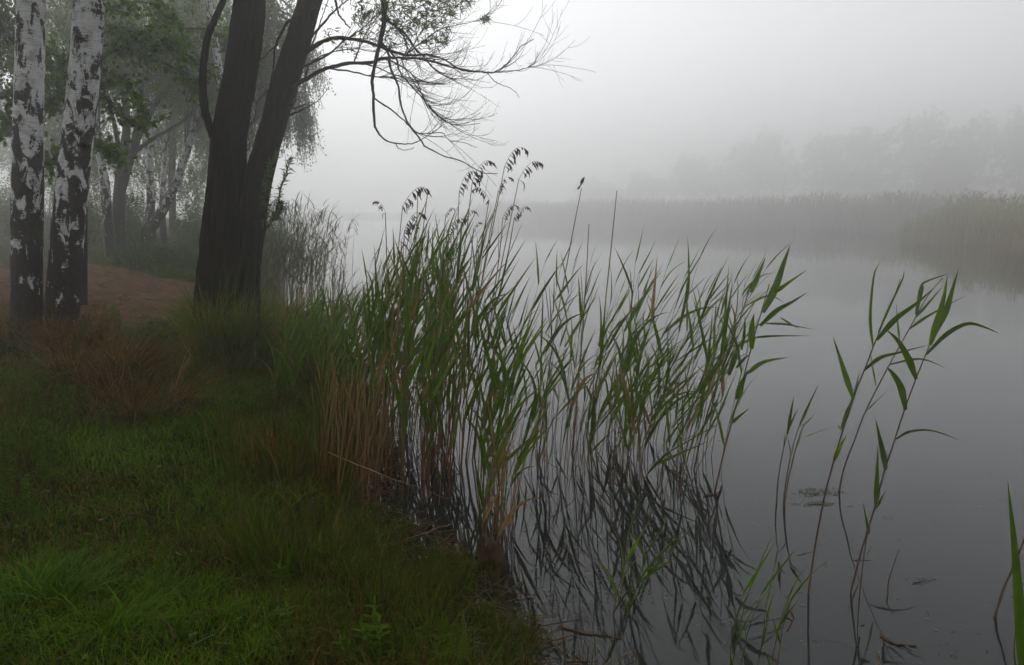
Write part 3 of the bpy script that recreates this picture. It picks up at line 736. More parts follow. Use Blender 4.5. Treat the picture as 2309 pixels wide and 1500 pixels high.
def bush(label, px, py, Y, w_px, h_px, n, cols=GREENS, group='bushes in the mist on the left bank', name='bush', leaf=0.07):
    b = at(px, py, Y); base = Vector((b.x, Y, tz(b.x, Y)))
    t = thing(name, label, 'bush', base, group)
    s = Y / PXF
    v, q, c, S0, Ls = crown_cloud((base.x, Y, base.z + h_px * s * 0.5), (w_px * s * .5, w_px * s * .4, h_px * s * .5), int(n * 1.6), 14, 0.25, leaf, cols, [1, 1, 1], 0.1, shell=0.15, jitter=0.06)
    keep = v[:, 2].reshape(-1, 4).min(1) > base.z - 0.05
    cb = MB(); cb.add(v, q[keep], None, c); cb.build('crown', M['foliage'], t)
    lb = MB()
    for k in range(16):
        sp = S0[rng.integers(len(S0))]; sp = sp.copy(); sp[2] = max(sp[2], base.z + .2)
        a = np.array(base) + rng.normal(0, .1, 3) * [1, 1, 0]
        lb.tube(smooth_poly([a, a * .5 + sp * .5 + rng.normal(0, .08, 3), sp], 6), np.linspace(0.022, 0.005, 6), 4)
    lb.build('stems', M['bg_bark'], t)
for lab, a in [('leafy bush at the foot of the many-stemmed tree', (300, 548, 25.5, 90, 120, 240)), ('low dark green bush right of the many-stemmed tree', (368, 575, 18.5, 70, 62, 170)),
               ('bush between the leaning birch and the willow', (450, 545, 27, 110, 110, 260)), ('bush behind the near birch pair', (195, 552, 24, 90, 130, 260)),
               ('misty bush far behind the near birches', (110, 530, 30, 170, 220, 400)), ('rounded bush at the left photo edge', (10, 500, 26, 130, 120, 300)),
               ('tall misty thicket bush behind the leaning birch', (470, 525, 38, 160, 230, 420)), ('tall misty thicket bush behind the upright birch', (300, 525, 38, 200, 260, 480))]:
    bush(lab, *a)
bg_tree('tall_tree', 'tall misty tree filling the gap between birches and willow', 'tree', [[(390, 530, 8), (388, 380, 7), (395, 200, 5), (400, -50, 3)]], 34.0,
        [(340, 80, 150, 190, 600), (480, 150, 110, 200, 500), (400, 330, 120, 110, 360)], M['bg_bark'], GB, leaf=0.10)
bg_tree('tall_tree', 'misty tree behind the near birch pair', 'tree', [[(150, 520, 8), (150, 380, 7), (155, 200, 5), (150, -50, 3)]], 30.0,
        [(140, 130, 90, 160, 480), (170, 330, 80, 110, 300)], M['bg_bark'], GB, leaf=0.09)
bg_tree('tall_tree', 'faint far tree at the left photo edge', 'tree', [[(-20, 470, 7), (-18, 350, 6), (-15, 240, 4)]], 46.0,
        [(-25, 260, 55, 90, 420)], M['bg_bark'], GB, leaf=0.12)
bg_tree('birch_tree', 'birch twigs with small leaves in the top left corner', 'tree', [[(-60, 640, 16), (-62, 400, 14), (-58, 200, 12), (-50, 0, 9)]], 13.0,
        [(-20, 20, 60, 70, 200)], M['birch_far'], GB, leaf=0.05)

# birches added out of view to shade the bank and the fog
for lab, (bx, by), cc, rr_ in [('added shade birch standing left of the photographer', (-6.5, 2.0), (-6.0, 2.6, 8.6), (3.4, 3.4, 3.2)), ('added shade birch standing behind the photographer', (-2.5, -3.0), (-2.2, -1.6, 8.8), (3.8, 3.4, 3.2)), ('added shade birch left behind the near pair', (-10.5, 8.0), (-10.0, 8.2, 8.8), (3.4, 3.4, 3.4)), ('added shade birch standing far left by the path', (-13.5, 15.0), (-12.5, 15.0, 9.0), (3.8, 3.6, 4.2)), ('added shade birch hidden behind the willow', (-6.75, 17.0), (-7.4, 17.0, 10.5), (4.0, 3.6, 4.0))]:
    base = Vector((bx, by, tz(bx, by))); t = thing('birch_tree', lab, 'tree', base, 'unseen birches added for shade')
    mb = MB(); mb.tube(smooth_poly([base, base + Vector((.1, .1, 4)), Vector(cc) + Vector((0, 0, 2.0))], 24), np.linspace(.16, .03, 24), 14); mb.build('trunk', M['birch_far'], t)
    v, q, c, S0, Ls = crown_cloud(cc, rr_, 1500, 20, 1.0, .085, GREENS, [1, 1, 1], shell=.2)
    cb = MB(); cb.add(v, q, None, c); cb.build('crown', M['foliage'], t)

# far treeline across the pond -------------------------------------------------
def far_tree(label, px, top_py, Y, w_px, name='far_tree'):
    z0 = tz(at(px, 460, Y).x, Y); base = Vector((at(px, 460, Y).x, Y, z0))
    t = thing(name, label, 'tree', base, 'trees across the pond in the fog')
    top = at(px, top_py, Y).z; h = top - z0; s = Y / PXF
    mb = MB(); mb.tube(smooth_poly([base, base + Vector((0.2, 0, h * .4)), base + Vector((0, 0, h * .85))], 12), np.linspace(0.28, 0.08, 12), 8); mb.build('trunk', M['bg_bark'], t)
    cb = MB()
    for k in range(4):
        cz = z0 + h * (0.38 + 0.16 * k); rr = w_px * s * .5 * (1.0, 1.05, .85, .55)[k]
        v, q, c, S0, Ls = crown_cloud((base.x + rng.normal(0, rr * .25), Y + rng.normal(0, 1), cz), (rr, rr, h * .19), 150, 16, 1.1, 0.62, DULL, [1, 1, 1], .3, shell=.2, jitter=.3)
        cb.add(v, q, None, c)
    cb.build('crown', M['foliage'], t)
for i, (px, top, Y, w) in enumerate([(1560, 350, 170, 130), (1660, 318, 168, 150), (1740, 292, 165, 140), (1850, 305, 155, 150), (1950, 292, 148, 150), (2060, 255, 140, 180), (2170, 268, 135, 170), (2290, 252, 128, 190), (2400, 240, 124, 200), (2130, 335, 120, 120), (1450, 390, 175, 120), (1340, 405, 178, 120)]):
    Y *= 1.3
    far_tree(['low faint tree left of the far treeline gap', 'faint tree second from the dip in the far treeline', 'rounded faint tree above the far reeds', 'faint tree right of the rounded far tree', 'faint broad tree left of the tallest far tree',
              'tallest faint tree across the pond', 'faint tree right of the tallest far tree', 'faint tree at the right photo edge', 'faint tree just beyond the right photo edge', 'lower tree in front of the tallest far tree', 'very faint tree above the middle of the far reeds', 'leftmost barely visible tree above the far reeds'][i], px, top, Y, w)

# ------------------------------------------------------------------ reeds
def leaf_variant(seed):
    """a reed leaf one unit long: springs along +Z, bends to +X, folded along the midrib, twisted"""
    r = random.Random(seed)
    n = 10; a0 = r.uniform(R(7), R(28)); bendt = r.choice([r.uniform(-0.15, 0.15), r.uniform(-0.1, 0.25), r.uniform(0.0, 0.4), r.uniform(0.2, 0.7), r.uniform(0.7, 1.5)])
    tw0 = r.uniform(-1.4, 1.4); tw1 = tw0 + r.uniform(-0.9, 0.9); W = r.uniform(0.046, 0.070)
    p = Vector((0, 0, 0)); V = []; 
    for k in range(n + 1):
        t = k / n
        a = a0 + bendt * t ** 1.6
        d = Vector((math.sin(a), 0, math.cos(a)))
        tw = tw0 + (tw1 - tw0) * t
        side = Quaternion(d, tw) @ Vector((0, 1, 0)); nrm = d.cross(side)
        w = W * (0.45 + 2.2 * t if t < 0.25 else (1 - (t - 0.25) / 0.75) ** 0.85) * 0.5
        if k == n: w = 0.0004
        V += [p - side * w + nrm * w * 0.35, p + Vector((0, 0, 0)), p + side * w + nrm * w * 0.35]
        p = p + d * (1.0 / n)
    f = []
    for k in range(n):
        a = 3 * k; f += [(a, a + 1, a + 4, a + 3), (a + 1, a + 2, a + 5, a + 4)]
    return mesh_np('reed_leaf', np.array([tuple(v) for v in V]), [np.array(f)], M['reed_leaf_tip'])
LEAF = [leaf_variant(s) for s in range(22)]
LEAF_DRY = []
for s in range(4):
    me = LEAF[s * 3].copy(); me.materials.clear(); me.materials.append(M['reed_leaf_dry']); LEAF_DRY.append(me)

def reed_curve(base, top, sag, n=14, bow=0.0):
    """stem from base to top, steeper at the foot, curving towards the top"""
    b, t = np.array(base), np.array(top)
    out = []
    for k in range(n):
        s = k / (n - 1)
        h = s ** (1.0 + sag)
        p = b + (t - b) * np.array([h, h, s])
        p[0] += bow * math.sin(s * math.pi)
        out.append(p)
    return np.array(out)
def put_leaf(parent, mesh, p, tan, azim, length, wscale=1.0):
    tan = Vector(tan).normalized()
    x = Vector((math.cos(azim), math.sin(azim), 0)); x = (x - tan * x.dot(tan)).normalized(); y = tan.cross(x)
    m = Matrix((x, y, tan)).transposed()
    o = link('leaf', mesh, parent)
    o.rotation_mode = 'QUATERNION'
    o.rotation_quaternion = m.to_quaternion()
    o.location = Vector(p) - parent.location
    s = length; o.scale = (s, s * wscale, s)
    return o
NR = [0]
def reed(base, height, lean, label, group, nleaf=None, stem='reed_stem', first=0.35, az0=None, leaf_len=(0.30, 0.52), name='reed'):
    NR[0] += 1
    base = Vector(base)
    t = thing(name, label, 'reed', base, group)
    sub = base - Vector((0, 0, 0.12))
    top = base + Vector((lean[0], lean[1], height))
    C = reed_curve(sub, top, rnd.uniform(0.35, 0.9), 14, rnd.uniform(-0.03, 0.03))
    mb = MB(); mb.tube(C, np.linspace(0.0036, 0.0014, 14), 5); mb.build('stem', M[stem], t)
    nleaf = nleaf or rnd.randint(4, 8)
    side = rnd.choice([0, 1])
    for k in range(nleaf):
        s = first + (1.0 - first) * (k + rnd.uniform(0, .4)) / nleaf
        f = s * 13; i = min(int(f), 12); p = C[i] + (C[i + 1] - C[i]) * (f - i); tan = C[i + 1] - C[i]
        wind = rnd.gauss(0.0, 0.9)                                     # the breeze combs leaves to the right
        azm = wind if (k + side) % 5 in (0, 2, 3) else math.pi + rnd.gauss(0, 0.9)
        ln = rnd.uniform(*leaf_len) * (0.75 + 0.5 * math.sin(math.pi * min(1, s * 0.9)))
        put_leaf(t, rnd.choice(LEAF_DRY) if (rnd.random() < (.12 if s < .45 else .03)) else rnd.choice(LEAF), p, tan, azm, ln * (0.8 if s > .85 else 1.0), rnd.uniform(0.75, 1.05))
    put_leaf(t, LEAF[rnd.choice([1, 4, 7])], C[-1], C[-1] - C[-2], rnd.gauss(0, .6), rnd.uniform(0.2, 0.34), 0.6)   # rolled spear leaf
    return t
def scatter(n, poly, top_y, lean, label, group, hj=0.12, **kw):
    """n reeds with feet inside the water-level polygon; top_y = photographed height of the tops at left and right"""
    P = np.array([tuple(ground(*p)[:2]) for p in poly]); lo, hi = P.min(0), P.max(0)
    k = 0
    while k < n:
        x, y = rng.uniform(lo[0], hi[0]), rng.uniform(lo[1], hi[1])
        if poly_sd(P, np.array([x]), np.array([y]))[0] < 0: continue
        k += 1
        fx = (x - lo[0]) / (hi[0] - lo[0] + 1e-9)
        ty = top_y[0] + (top_y[1] - top_y[0]) * fx
        z0 = max(tz(x, y), 0.0)
        ln = (rng.normal(lean, lean * .35), rng.normal(0, 0.10))
        ztop = at(1154, ty, y).z * (1 + rng.normal(0, 0.02))
        h = max(0.5, (ztop - z0) * (1 - abs(rng.normal(0, hj)))) - 0.15
        fy = (y - lo[1]) / (hi[1] - lo[1] + 1e-9)
        where = ('front' if fy < .35 else 'middle' if fy < .7 else 'back') + ' row, ' + ('left' if fx < .33 else 'centre' if fx < .67 else 'right')
        reed((x, y, z0), h, ln, ('tall ' if h > 1.55 else 'short ' if h < 1.0 else '') + label + ', ' + where, group, **kw)
GD = 'green reeds in the dense clump by the bank'
scatter(104, [(745, 1010), (870, 1130), (1000, 1150), (1075, 1060), (1010, 900), (860, 880)], (550, 440), 0.20, 'green reed in the dense clump by the muddy bank', GD, first=0.26, hj=.13)
scatter(18, [(1060, 1190), (1110, 1260), (1165, 1190), (1130, 1050), (1070, 1060)], (660, 640), 0.20, 'green reed rising around the brown stone', 'reeds around the brown stone', hj=0.2, first=0.25)
scatter(29, [(1160, 1060), (1280, 1100), (1420, 1100), (1400, 960), (1250, 930), (1150, 960)], (520, 560), 0.24, 'green reed in the looser middle stand', 'reeds in the middle stand', first=0.22, hj=.28)
scatter(25, [(1430, 1080), (1520, 1120), (1640, 1100), (1620, 1010), (1500, 980), (1420, 1000)], (560, 530), 0.36, 'green reed leaning in the right-hand stand', 'reeds in the right-hand stand', first=0.22, hj=.32)
scatter(92, [(600, 1020), (760, 1010), (830, 870), (790, 780), (700, 800), (640, 880)], (650, 610), 0.15, 'green reed on the grassy bank left of the clump', 'short reeds on the bank', hj=.3, first=0.3, leaf_len=(.25, .42))
scatter(9, [(1300, 1080), (1480, 1110), (1480, 1000), (1320, 960)], (640, 620), 0.26, 'thin green reed filling the gap between middle and right-hand stand', 'reeds between the stands', first=0.22, hj=.3)
scatter(5, [(1350, 1430), (1420, 1440), (1440, 1340), (1380, 1330)], (1240, 1220), 0.10, 'young reed in the bottom shallows', 'young reeds in the shallows', hj=.2, first=.2, nleaf=4, leaf_len=(.14, .24))
scatter(6, [(1640, 1520), (1760, 1530), (1760, 1470), (1640, 1470)], (1390, 1400), 0.06, 'reed shoot at the bottom edge', 'reed shoots at the bottom edge', hj=.2, first=.2, nleaf=3, leaf_len=(.10, .17))

# the three big single reeds and their neighbours, leaf by leaf ------------------
def ribbon_leaf(parent, pts, wpx, Y0, Y1, mat):
    """one leaf along a curve, folded along its midrib"""
    n = 12; W = px_path(pts, Y0, Y1, n); w = wpx * .86 * Y0 / PXF
    V = []; up = rnd.uniform(-0.5, 0.5)
    for k in range(n):
        t = k / (n - 1); tan = W[min(k + 1, n - 1)] - W[max(k - 1, 0)]; tan /= np.linalg.norm(tan)
        view = np.array([0.15, 1, up * 0.6 + 0.3 * t]); s = np.cross(tan, view); s /= np.linalg.norm(s) + 1e-9; nr = np.cross(tan, s)
        ww = w * 0.5 * (0.45 + 2.2 * t if t < .25 else max(0.02, (1 - (t - .25) / .75) ** .8))
        V += [W[k] - s * ww + nr * ww * .45, W[k], W[k] + s * ww + nr * ww * .45]
    f = []
    for k in range(n - 1):
        a = 3 * k; f += [(a, a + 1, a + 4, a + 3), (a + 1, a + 2, a + 5, a + 4)]
    me = mesh_np('leaf', np.array(V), [np.array(f)], mat, offset=parent_loc(parent))
    return link('leaf', me, parent)
def ZB(pts): return [(1600 + x / 3.0, 550 + y / 3.0) for x, y in pts]
def traced_reed(label, stem_px, leaves, r_px=2.6, group=None, mat='reed_stem_red', dy=0.15, base_z=0.0):
    NR[0] += 1
    b = ground(stem_px[0][0], stem_px[0][1], base_z)
    t = thing('reed', label, 'reed', b, group)
    W = px_path(stem_px, b.y, b.y + dy, 24); W = np.vstack([[W[0] + [0, 0, -0.15]], W])
    mb = MB(); mb.tube(W, np.linspace(r_px, r_px * .4, 25) * b.y / PXF, 7); mb.build('stem', M[mat], t)
    for pts, w in leaves:
        k = rnd.uniform(-0.15, 0.2)
        ribbon_leaf(t, pts, w, b.y + dy * .5, b.y + dy * .5 + k, M['reed_leaf'])
    return t
traced_reed('tall reed left of the trio at the right, leaf bending back leftwards',
    [(1823, 1337), (1840, 1220), (1860, 1117), (1880, 1040), (1903, 963), (1923, 898), (1950, 833), (1977, 763), (2017, 667), (2030, 630)],
    [(ZB([(970, 1045), (920, 900), (880, 770), (835, 630)]), 17), (ZB([(1105, 700), (1085, 500), (1110, 220), (1155, 120)]), 9), (ZB([(1130, 650), (1250, 510), (1400, 400), (1520, 295)]), 17), (ZB([(1045, 855), (1150, 770), (1280, 735), (1490, 682)]), 12),
     (ZB([(890, 1250), (930, 1130), (975, 1020), (1015, 860)]), 17), (ZB([(835, 1475), (880, 1370), (930, 1290)]), 14), (ZB([(1140, 600), (1210, 440), (1300, 250), (1318, 180)]), 7), (ZB([(895, 1265), (875, 1240), (868, 1215)]), 4)])
traced_reed('slender reed in the middle of the trio at the right',
    [(1892, 1107), (1905, 1050), (1930, 985), (1952, 927), (2007, 820), (2053, 737), (2090, 670), (2125, 628)],
    [(ZB([(1060, 1130), (1130, 1060), (1205, 995)]), 6), (ZB([(1125, 965), (1100, 820), (1080, 680)]), 5), (ZB([(1220, 815), (1380, 780), (1480, 790), (1605, 845)]), 7), (ZB([(1285, 660), (1272, 540), (1262, 400)]), 6), (ZB([(1355, 572), (1440, 510), (1560, 440), (1740, 345)]), 9),
     (ZB([(1395, 480), (1430, 300), (1460, 255), (1620, 200)]), 14), (ZB([(1390, 500), (1480, 400), (1590, 270)]), 8), (ZB([(985, 1290), (985, 1250), (992, 1210)]), 4)], 2.2)
traced_reed('tallest reed of the trio at the right with a broad upright leaf pair',
    [(1918, 1337), (1935, 1270), (1953, 1207), (1973, 1143), (1995, 1060), (2015, 1000), (2040, 923), (2067, 850), (2088, 798), (2110, 740), (2132, 640)],
    [(ZB([(1490, 685), (1530, 540), (1580, 370), (1610, 210)]), 20), (ZB([(1530, 600), (1600, 440), (1640, 310), (1685, 165)]), 18), (ZB([(1465, 748), (1600, 610), (1740, 540), (1850, 560), (1965, 610)]), 13), (ZB([(1397, 915), (1340, 770), (1270, 650), (1190, 575)]), 19),
     (ZB([(1325, 1125), (1290, 970), (1240, 880), (1195, 830)]), 20), (ZB([(1258, 1322), (1350, 1270), (1500, 1262), (1700, 1330)]), 9), (ZB([(1188, 1530), (1165, 1390), (1122, 1185)]), 20), (ZB([(1125, 1780), (1130, 1600), (1138, 1360)]), 17), (ZB([(1115, 1800), (1160, 1720), (1200, 1650)]), 12), (ZB([(1080, 1960), (1062, 1880), (1038, 1750)]), 9)], 2.6)
traced_reed('short thin reed stem standing beside the foot of the trio', [(1938, 1348), (1945, 1280), (1955, 1210), (1975, 1130)], [([(1955, 1250), (1962, 1238), (1968, 1228)], 6)], 1.8)
traced_reed('bare reddish reed stub in open water right of the trio', [(2002, 1345), (2004, 1310), (2015, 1275), (2027, 1240)], [], 2.2)
for lab, sp, lv_ in [('left reed of the small trio between the two stands', [(1751, 1135), (1755, 1080), (1765, 1020), (1775, 980)], [([(1775, 980), (1783, 930), (1791, 890)], 9), ([(1768, 1005), (1768, 985), (1767, 970)], 4), ([(1776, 975), (1790, 940), (1800, 922)], 5)]),
                     ('right reed of the small trio between the two stands', [(1767, 1130), (1775, 1070), (1790, 1000), (1803, 958)], [([(1803, 958), (1822, 915), (1846, 865)], 9), ([(1800, 965), (1820, 950), (1845, 925)], 3), ([(1815, 985), (1840, 975), (1868, 967)], 3)]),
                     ('middle reed of the small trio between the two stands', [(1769, 1140), (1778, 1080), (1795, 1010), (1810, 965), (1825, 948)], [([(1794, 1012), (1800, 995), (1810, 980)], 6), ([(1783, 1035), (1781, 1010), (1775, 985)], 4)])]:
    traced_reed(lab, sp, lv_, 1.9)
traced_reed('reddish reed stem leaving the frame at the right edge', [(2243, 1390), (2262, 1330), (2290, 1265), (2330, 1160), (2380, 1000)], [([(2330, 1160), (2360, 1100), (2420, 1060)], 12)], 3.6)
# a close reed whose leaf rises at the right edge
nb = ground(2330, 1700, 0.0); nb = Vector((nb.x, nb.y, 0))
nr = thing('reed', 'close green reed leaf rising at the right edge', 'reed', nb)
mb = MB(); mb.tube([nb - Vector((0, 0, .1)), at(2330, 1600, nb.y), at(2345, 1450, nb.y + .05)], [0.004, 0.0035, 0.003], 7); mb.build('stem', M['reed_stem'], nr)
ribbon_leaf(nr, [(2325, 1640), (2300, 1420), (2288, 1250), (2272, 1085)], 36, nb.y, nb.y + .05, M['reed_leaf'])
ribbon_leaf(nr, [(2340, 1600), (2290, 1500), (2289, 1410)], 8, nb.y, nb.y + .02, M['reed_leaf'])
# leading stems at the right rim of the right-hand stand
traced_reed('outermost reed of the right-hand stand with long horizontal leaves', [(1612, 1110), (1630, 1030), (1648, 960), (1665, 895), (1690, 800), (1712, 720), (1735, 640)],
    [(ZB([(360, 465), (440, 300), (500, 130), (545, 10)]), 22), (ZB([(340, 555), (450, 450), (560, 390), (665, 325)]), 16), (ZB([(380, 538), (520, 545), (715, 582)]), 7), (ZB([(310, 632), (450, 622), (690, 622)]), 7), (ZB([(285, 712), (285, 560), (300, 470)]), 19), (ZB([(440, 330), (520, 270), (660, 175)]), 12),
     (ZB([(255, 878), (360, 800), (540, 765)]), 14), (ZB([(185, 1050), (215, 950), (260, 850)]), 20), (ZB([(140, 1220), (200, 1165), (270, 1112)]), 10), (ZB([(480, 500), (560, 550), (610, 572)]), 6)], 2.4)
traced_reed('second reed from the right rim of the right-hand stand', [(1565, 1060), (1580, 990), (1605, 900), (1640, 800), (1668, 720), (1690, 650)],
    [(ZB([(130, 890), (170, 760), (185, 690), (80, 450)]), 16), (ZB([(215, 715), (235, 600), (240, 480)]), 10), (ZB([(280, 330), (330, 200), (380, 90)]), 15), (ZB([(250, 415), (400, 350), (510, 400)]), 7), (ZB([(180, 840), (230, 780), (280, 740)]), 10)], 2.2)

# dry reeds with last year's plumes --------------------------------------------
def plume_mesh(seed, n=26):
    r = random.Random(seed); mb = MB()
    ax = [np.array([0.16 * (t ** 1.1), 0, 0.13 * math.sin(t * 2.2)]) for t in np.linspace(0, 1, 12)]
    mb.tube(ax, np.linspace(0.0014, 0.0006, 12), 4)
    for k in range(n):
        t = r.uniform(0.05, 1.0); i = int(t * 10.99); p = ax[i]
        ln = r.uniform(0.03, 0.07) * (1 - 0.4 * t)
        q = p + np.array([ln * r.uniform(0.2, 0.6), r.uniform(-.02, .02), -ln * 0.4]); e = p + np.array([ln * r.uniform(.3, .9), r.uniform(-.03, .03), -ln * r.uniform(.8, 1.3)])
        mb.tube(smooth_poly([p, q, e], 6), np.array([.0008, .0022, .0045, .005, .0035, .0006]) * r.uniform(.7, 1.1), 4)
    me = mesh_np('plume', np.vstack(mb.v), mb.f4_list(), M['plume'])
    return me
PLUMES = [plume_mesh(s) for s in range(6)]
def plume_reed(label, pts, kind=0, flip=1, scale=1.0, r_px=2.0, group='dry reeds with old plumes'):
    b = ground(*pts[0]); y = b.y
    if b.z < tz(b.x, b.y): b.z = tz(b.x, b.y)
    t = thing('dry_reed', label, 'reed', b, group)
    W = px_path(pts, y, y + 0.1, 18); W = np.vstack([[W[0] + [0, 0, -.2]], W])
    mb = MB(); mb.tube(W, np.linspace(r_px, r_px * .45, 19) * y / PXF, 5); mb.build('stem', M['dry_stem'], t)
    if kind is not None:
        o = link('plume', PLUMES[kind % 6], t); o.location = Vector(W[-1]) - t.location
        scale *= 1.3; o.scale = (scale * flip, scale, scale); o.rotation_euler = (0, rnd.uniform(-.15, .15), rnd.uniform(-.4, .4))
    return t
for i, (lab, pts, k, fl, sc) in enumerate([
    ('tallest plumed dry reed, its brown plume highest of all', [(1015, 1080), (1050, 820), (1098, 580), (1138, 375)], 0, 1, .85),
    ('dry reed with bushy plume just right of the hanging branch tip', [(985, 1060), (1010, 820), (1040, 620), (1065, 410)], 1, 1, .9),
    ('dry reed with plume left of the branch tip', [(975, 1070), (1000, 820), (1025, 620), (1036, 430)], 2, 1, .8),
    ('dry reed with broad arched plume right of the tallest plume', [(1065, 1040), (1090, 820), (1130, 600), (1170, 405)], 3, 1, .9),
    ('dry reed with plume below the tallest plume', [(1040, 1050), (1060, 820), (1095, 580), (1124, 430)], 4, 1, .6),
    ('dry reed whose plume curls to the left', [(1005, 1070), (1040, 820), (1078, 600), (1103, 450)], 5, -1, .6),
    ('dry reed with plume at mid height on the right of the group', [(1050, 1040), (1080, 820), (1120, 620), (1134, 490)], 0, 1, .6),
    ('lower right plumed dry reed beside a green leaf tip', [(1070, 1030), (1090, 820), (1140, 600), (1160, 490)], 1, 1, .6),
    ('dry reed with long loose plume at the left of the group', [(870, 1100), (880, 820), (895, 600), (908, 465)], 2, 1, .9),
    ('leftmost dry reed, small drooping plume', [(862, 1060), (866, 820), (872, 620), (869, 480)], 3, -1, .5),
    ('dry reed with ragged plume below the left long plume', [(880, 1090), (890, 820), (905, 640), (912, 520)], 4, 1, .8),
    ('dry reed with the lowest left plume', [(868, 1090), (880, 820), (898, 700), (905, 545)], 5, 1, .7),
    ('dry reed with hooked bare tip in the middle gap', [(950, 1080), (970, 820), (993, 620), (1005, 485)], 2, 1, .35),
    ('dry reed with dark plume in the middle of the clump', [(960, 1080), (985, 820), (1005, 650), (1012, 520)], 0, 1, .6),
    ('dry reed with plume half hidden between two tall stems', [(985, 1050), (1010, 820), (1030, 650), (1040, 500)], 1, 1, .6),
    ('dry reed with tiny knot of plume at mid clump', [(1000, 1080), (1030, 820), (1055, 650), (1068, 515)], 3, 1, .3),
    ('dry reed standing alone right with a torn dark seed head', [(1215, 1030), (1240, 820), (1285, 560), (1311, 425)], None, 1, 1),
    ('tall bare dry reed standing rightmost of the dry stems', [(1330, 1000), (1355, 780), (1378, 560), (1391, 430)], None, 1, 1),
    ('short bare dry reed between the two tall right stems', [(1290, 1020), (1310, 800), (1322, 620), (1328, 505)], None, 1, 1),
    ('bare dry reed right of the long left plume', [(905, 1080), (925, 820), (945, 600), (965, 425)], None, 1, 1),
    ('thin bare dry reed beside the long left plume', [(895, 1080), (915, 800), (935, 600), (942, 440)], None, 1, 1)]):
    t = plume_reed(lab, pts, k, fl, sc)
    if 'torn' in lab:
        e = px_path([(1302, 428), (1309, 418), (1313, 408), (1318, 399)], ground(*pts[0]).y + .1, None, 10)
        mb = MB(); mb.tube(e, np.array([.003, .010, .008, .005, .010, .016, .016, .013, .008, .002]) * .8, 6); mb.build('seed_head', M['plume'], t)

# brown dead stalks at the foot of the clump --------------------------------------
def dead_stalk(x, y, h, lean, label, group):
    z0 = max(tz(x, y), 0.0); b = Vector((x, y, z0))
    C = reed_curve(b - Vector((0, 0, .1)), b + Vector((lean[0], lean[1], h)), .4, 7, rnd.uniform(-.03, .03))
    mb = MB(); mb.tube(C - np.array(b), np.linspace(.0034, .0018, 7), 4)
    me = mesh_np('dry_reed_stalk', np.vstack(mb.v), mb.f4_list(), M['dry_stem'])
    o = link('dry_reed_stalk', me); o.location = b
    tag(o, label, 'reed stalk', group)
STK = [([(700, 1130), (760, 1190), (850, 1180), (850, 1060), (760, 1040)], 95, 'brown dead stalk in the rusty stand', 'brown stalks at the muddy edge', (.5, 1.0)),
       ([(830, 1040), (930, 1060), (1010, 1090), (1040, 960), (900, 900), (830, 930)], 110, 'straw-brown stalk among the dense green reeds', 'dead stalks inside the dense clump', (.7, 1.5)),
       ([(1075, 1240), (1150, 1260), (1160, 1150), (1090, 1120)], 30, 'straw stalk by the brown stone', 'dead stalks by the stone', (.5, 1.1)),
       ([(1180, 1090), (1280, 1110), (1420, 1110), (1560, 1120), (1560, 1020), (1300, 960), (1180, 990)], 55, 'thin brown stalk in open water', 'dead stalks in open water', (.35, 1.0))]
for poly, n, lab, grp, hr in STK:
    P = np.array([tuple(ground(*p)[:2]) for p in poly]); lo, hi = P.min(0), P.max(0); k = 0
    while k < n:
        x, y = rng.uniform(lo[0], hi[0]), rng.uniform(lo[1], hi[1])
        if poly_sd(P, np.array([x]), np.array([y]))[0] < 0: continue
        fx, fy = (x - lo[0]) / (hi[0] - lo[0]), (y - lo[1]) / (hi[1] - lo[1]); hh = rng.uniform(*hr)
        where = ('front' if fy < .35 else 'middle' if fy < .7 else 'back') + ' row, ' + ('left' if fx < .33 else 'centre' if fx < .67 else 'right')
        k += 1; dead_stalk(x, y, hh, (rng.normal(.07, .09), rng.normal(0, .07)), ('long ' if hh > .6 * hr[1] + .4 * hr[0] else 'short ') + lab + ', ' + where, grp)

# reed beds too far off to count ---------------------------------------------------
def reed_bed(name, label, base, height, leafcols, stemcols, width, lean=0.12, nleaf=6, leaf_len=.4, plume=0.0, leafw=.016):
    n = len(base); h = height * rng.uniform(.62, 1.12, n)
    azm = rng.normal(0, .5, n)
    v, q, t3, c = blades(base, h, width, azm, np.full(n, lean) * rng.uniform(.3, 1.8, n), S=4, color=mix_cols(n, stemcols, [1] * len(stemcols)), droop=.1, face=rng.normal(0, .4, n))
    mb = MB(); mb.add(v, q, t3, c)
    for k in range(nleaf):
        s = rng.uniform(.3, 1.0, n)
        off = np.stack([np.cos(azm), np.sin(azm)], -1) * (lean * h * (0.25 * s + .75 * s * s))[:, None]
        p = base.copy(); p[:, :2] += off; p[:, 2] += h * s * .98
        la = np.where(rng.random(n) < .7, rng.normal(0, .7, n), math.pi + rng.normal(0, .7, n))
        v, q, t3, c = blades(p, leaf_len * rng.uniform(.5, 1.1, n), leafw, la, rng.uniform(.3, 1.1, n), S=3, color=mix_cols(n, leafcols, [1] * len(leafcols)), face=la + math.pi / 2 + rng.normal(0, .8, n))
        mb.add(v, q, t3, c)
    if plume:
        m = rng.random(n) < plume; pb = base[m].copy(); hh = h[m]; pb[:, 2] += hh * .97; pb[:, 0] += lean * hh
        for k in range(5):
            v, q, t3, c = blades(pb, rng.uniform(.12, .35, len(pb)), .03, rng.normal(0, .8, len(pb)), rng.uniform(.3, 1.2, len(pb)), S=3, color=mix_cols(len(pb), [(0.16, .10, .06), (.22, .15, .08)], [1, 1]))
            mb.add(v, q, t3, c)
    o = mb.build(name, M['grass']); tag(o, label, 'reed bed', kind='stuff')
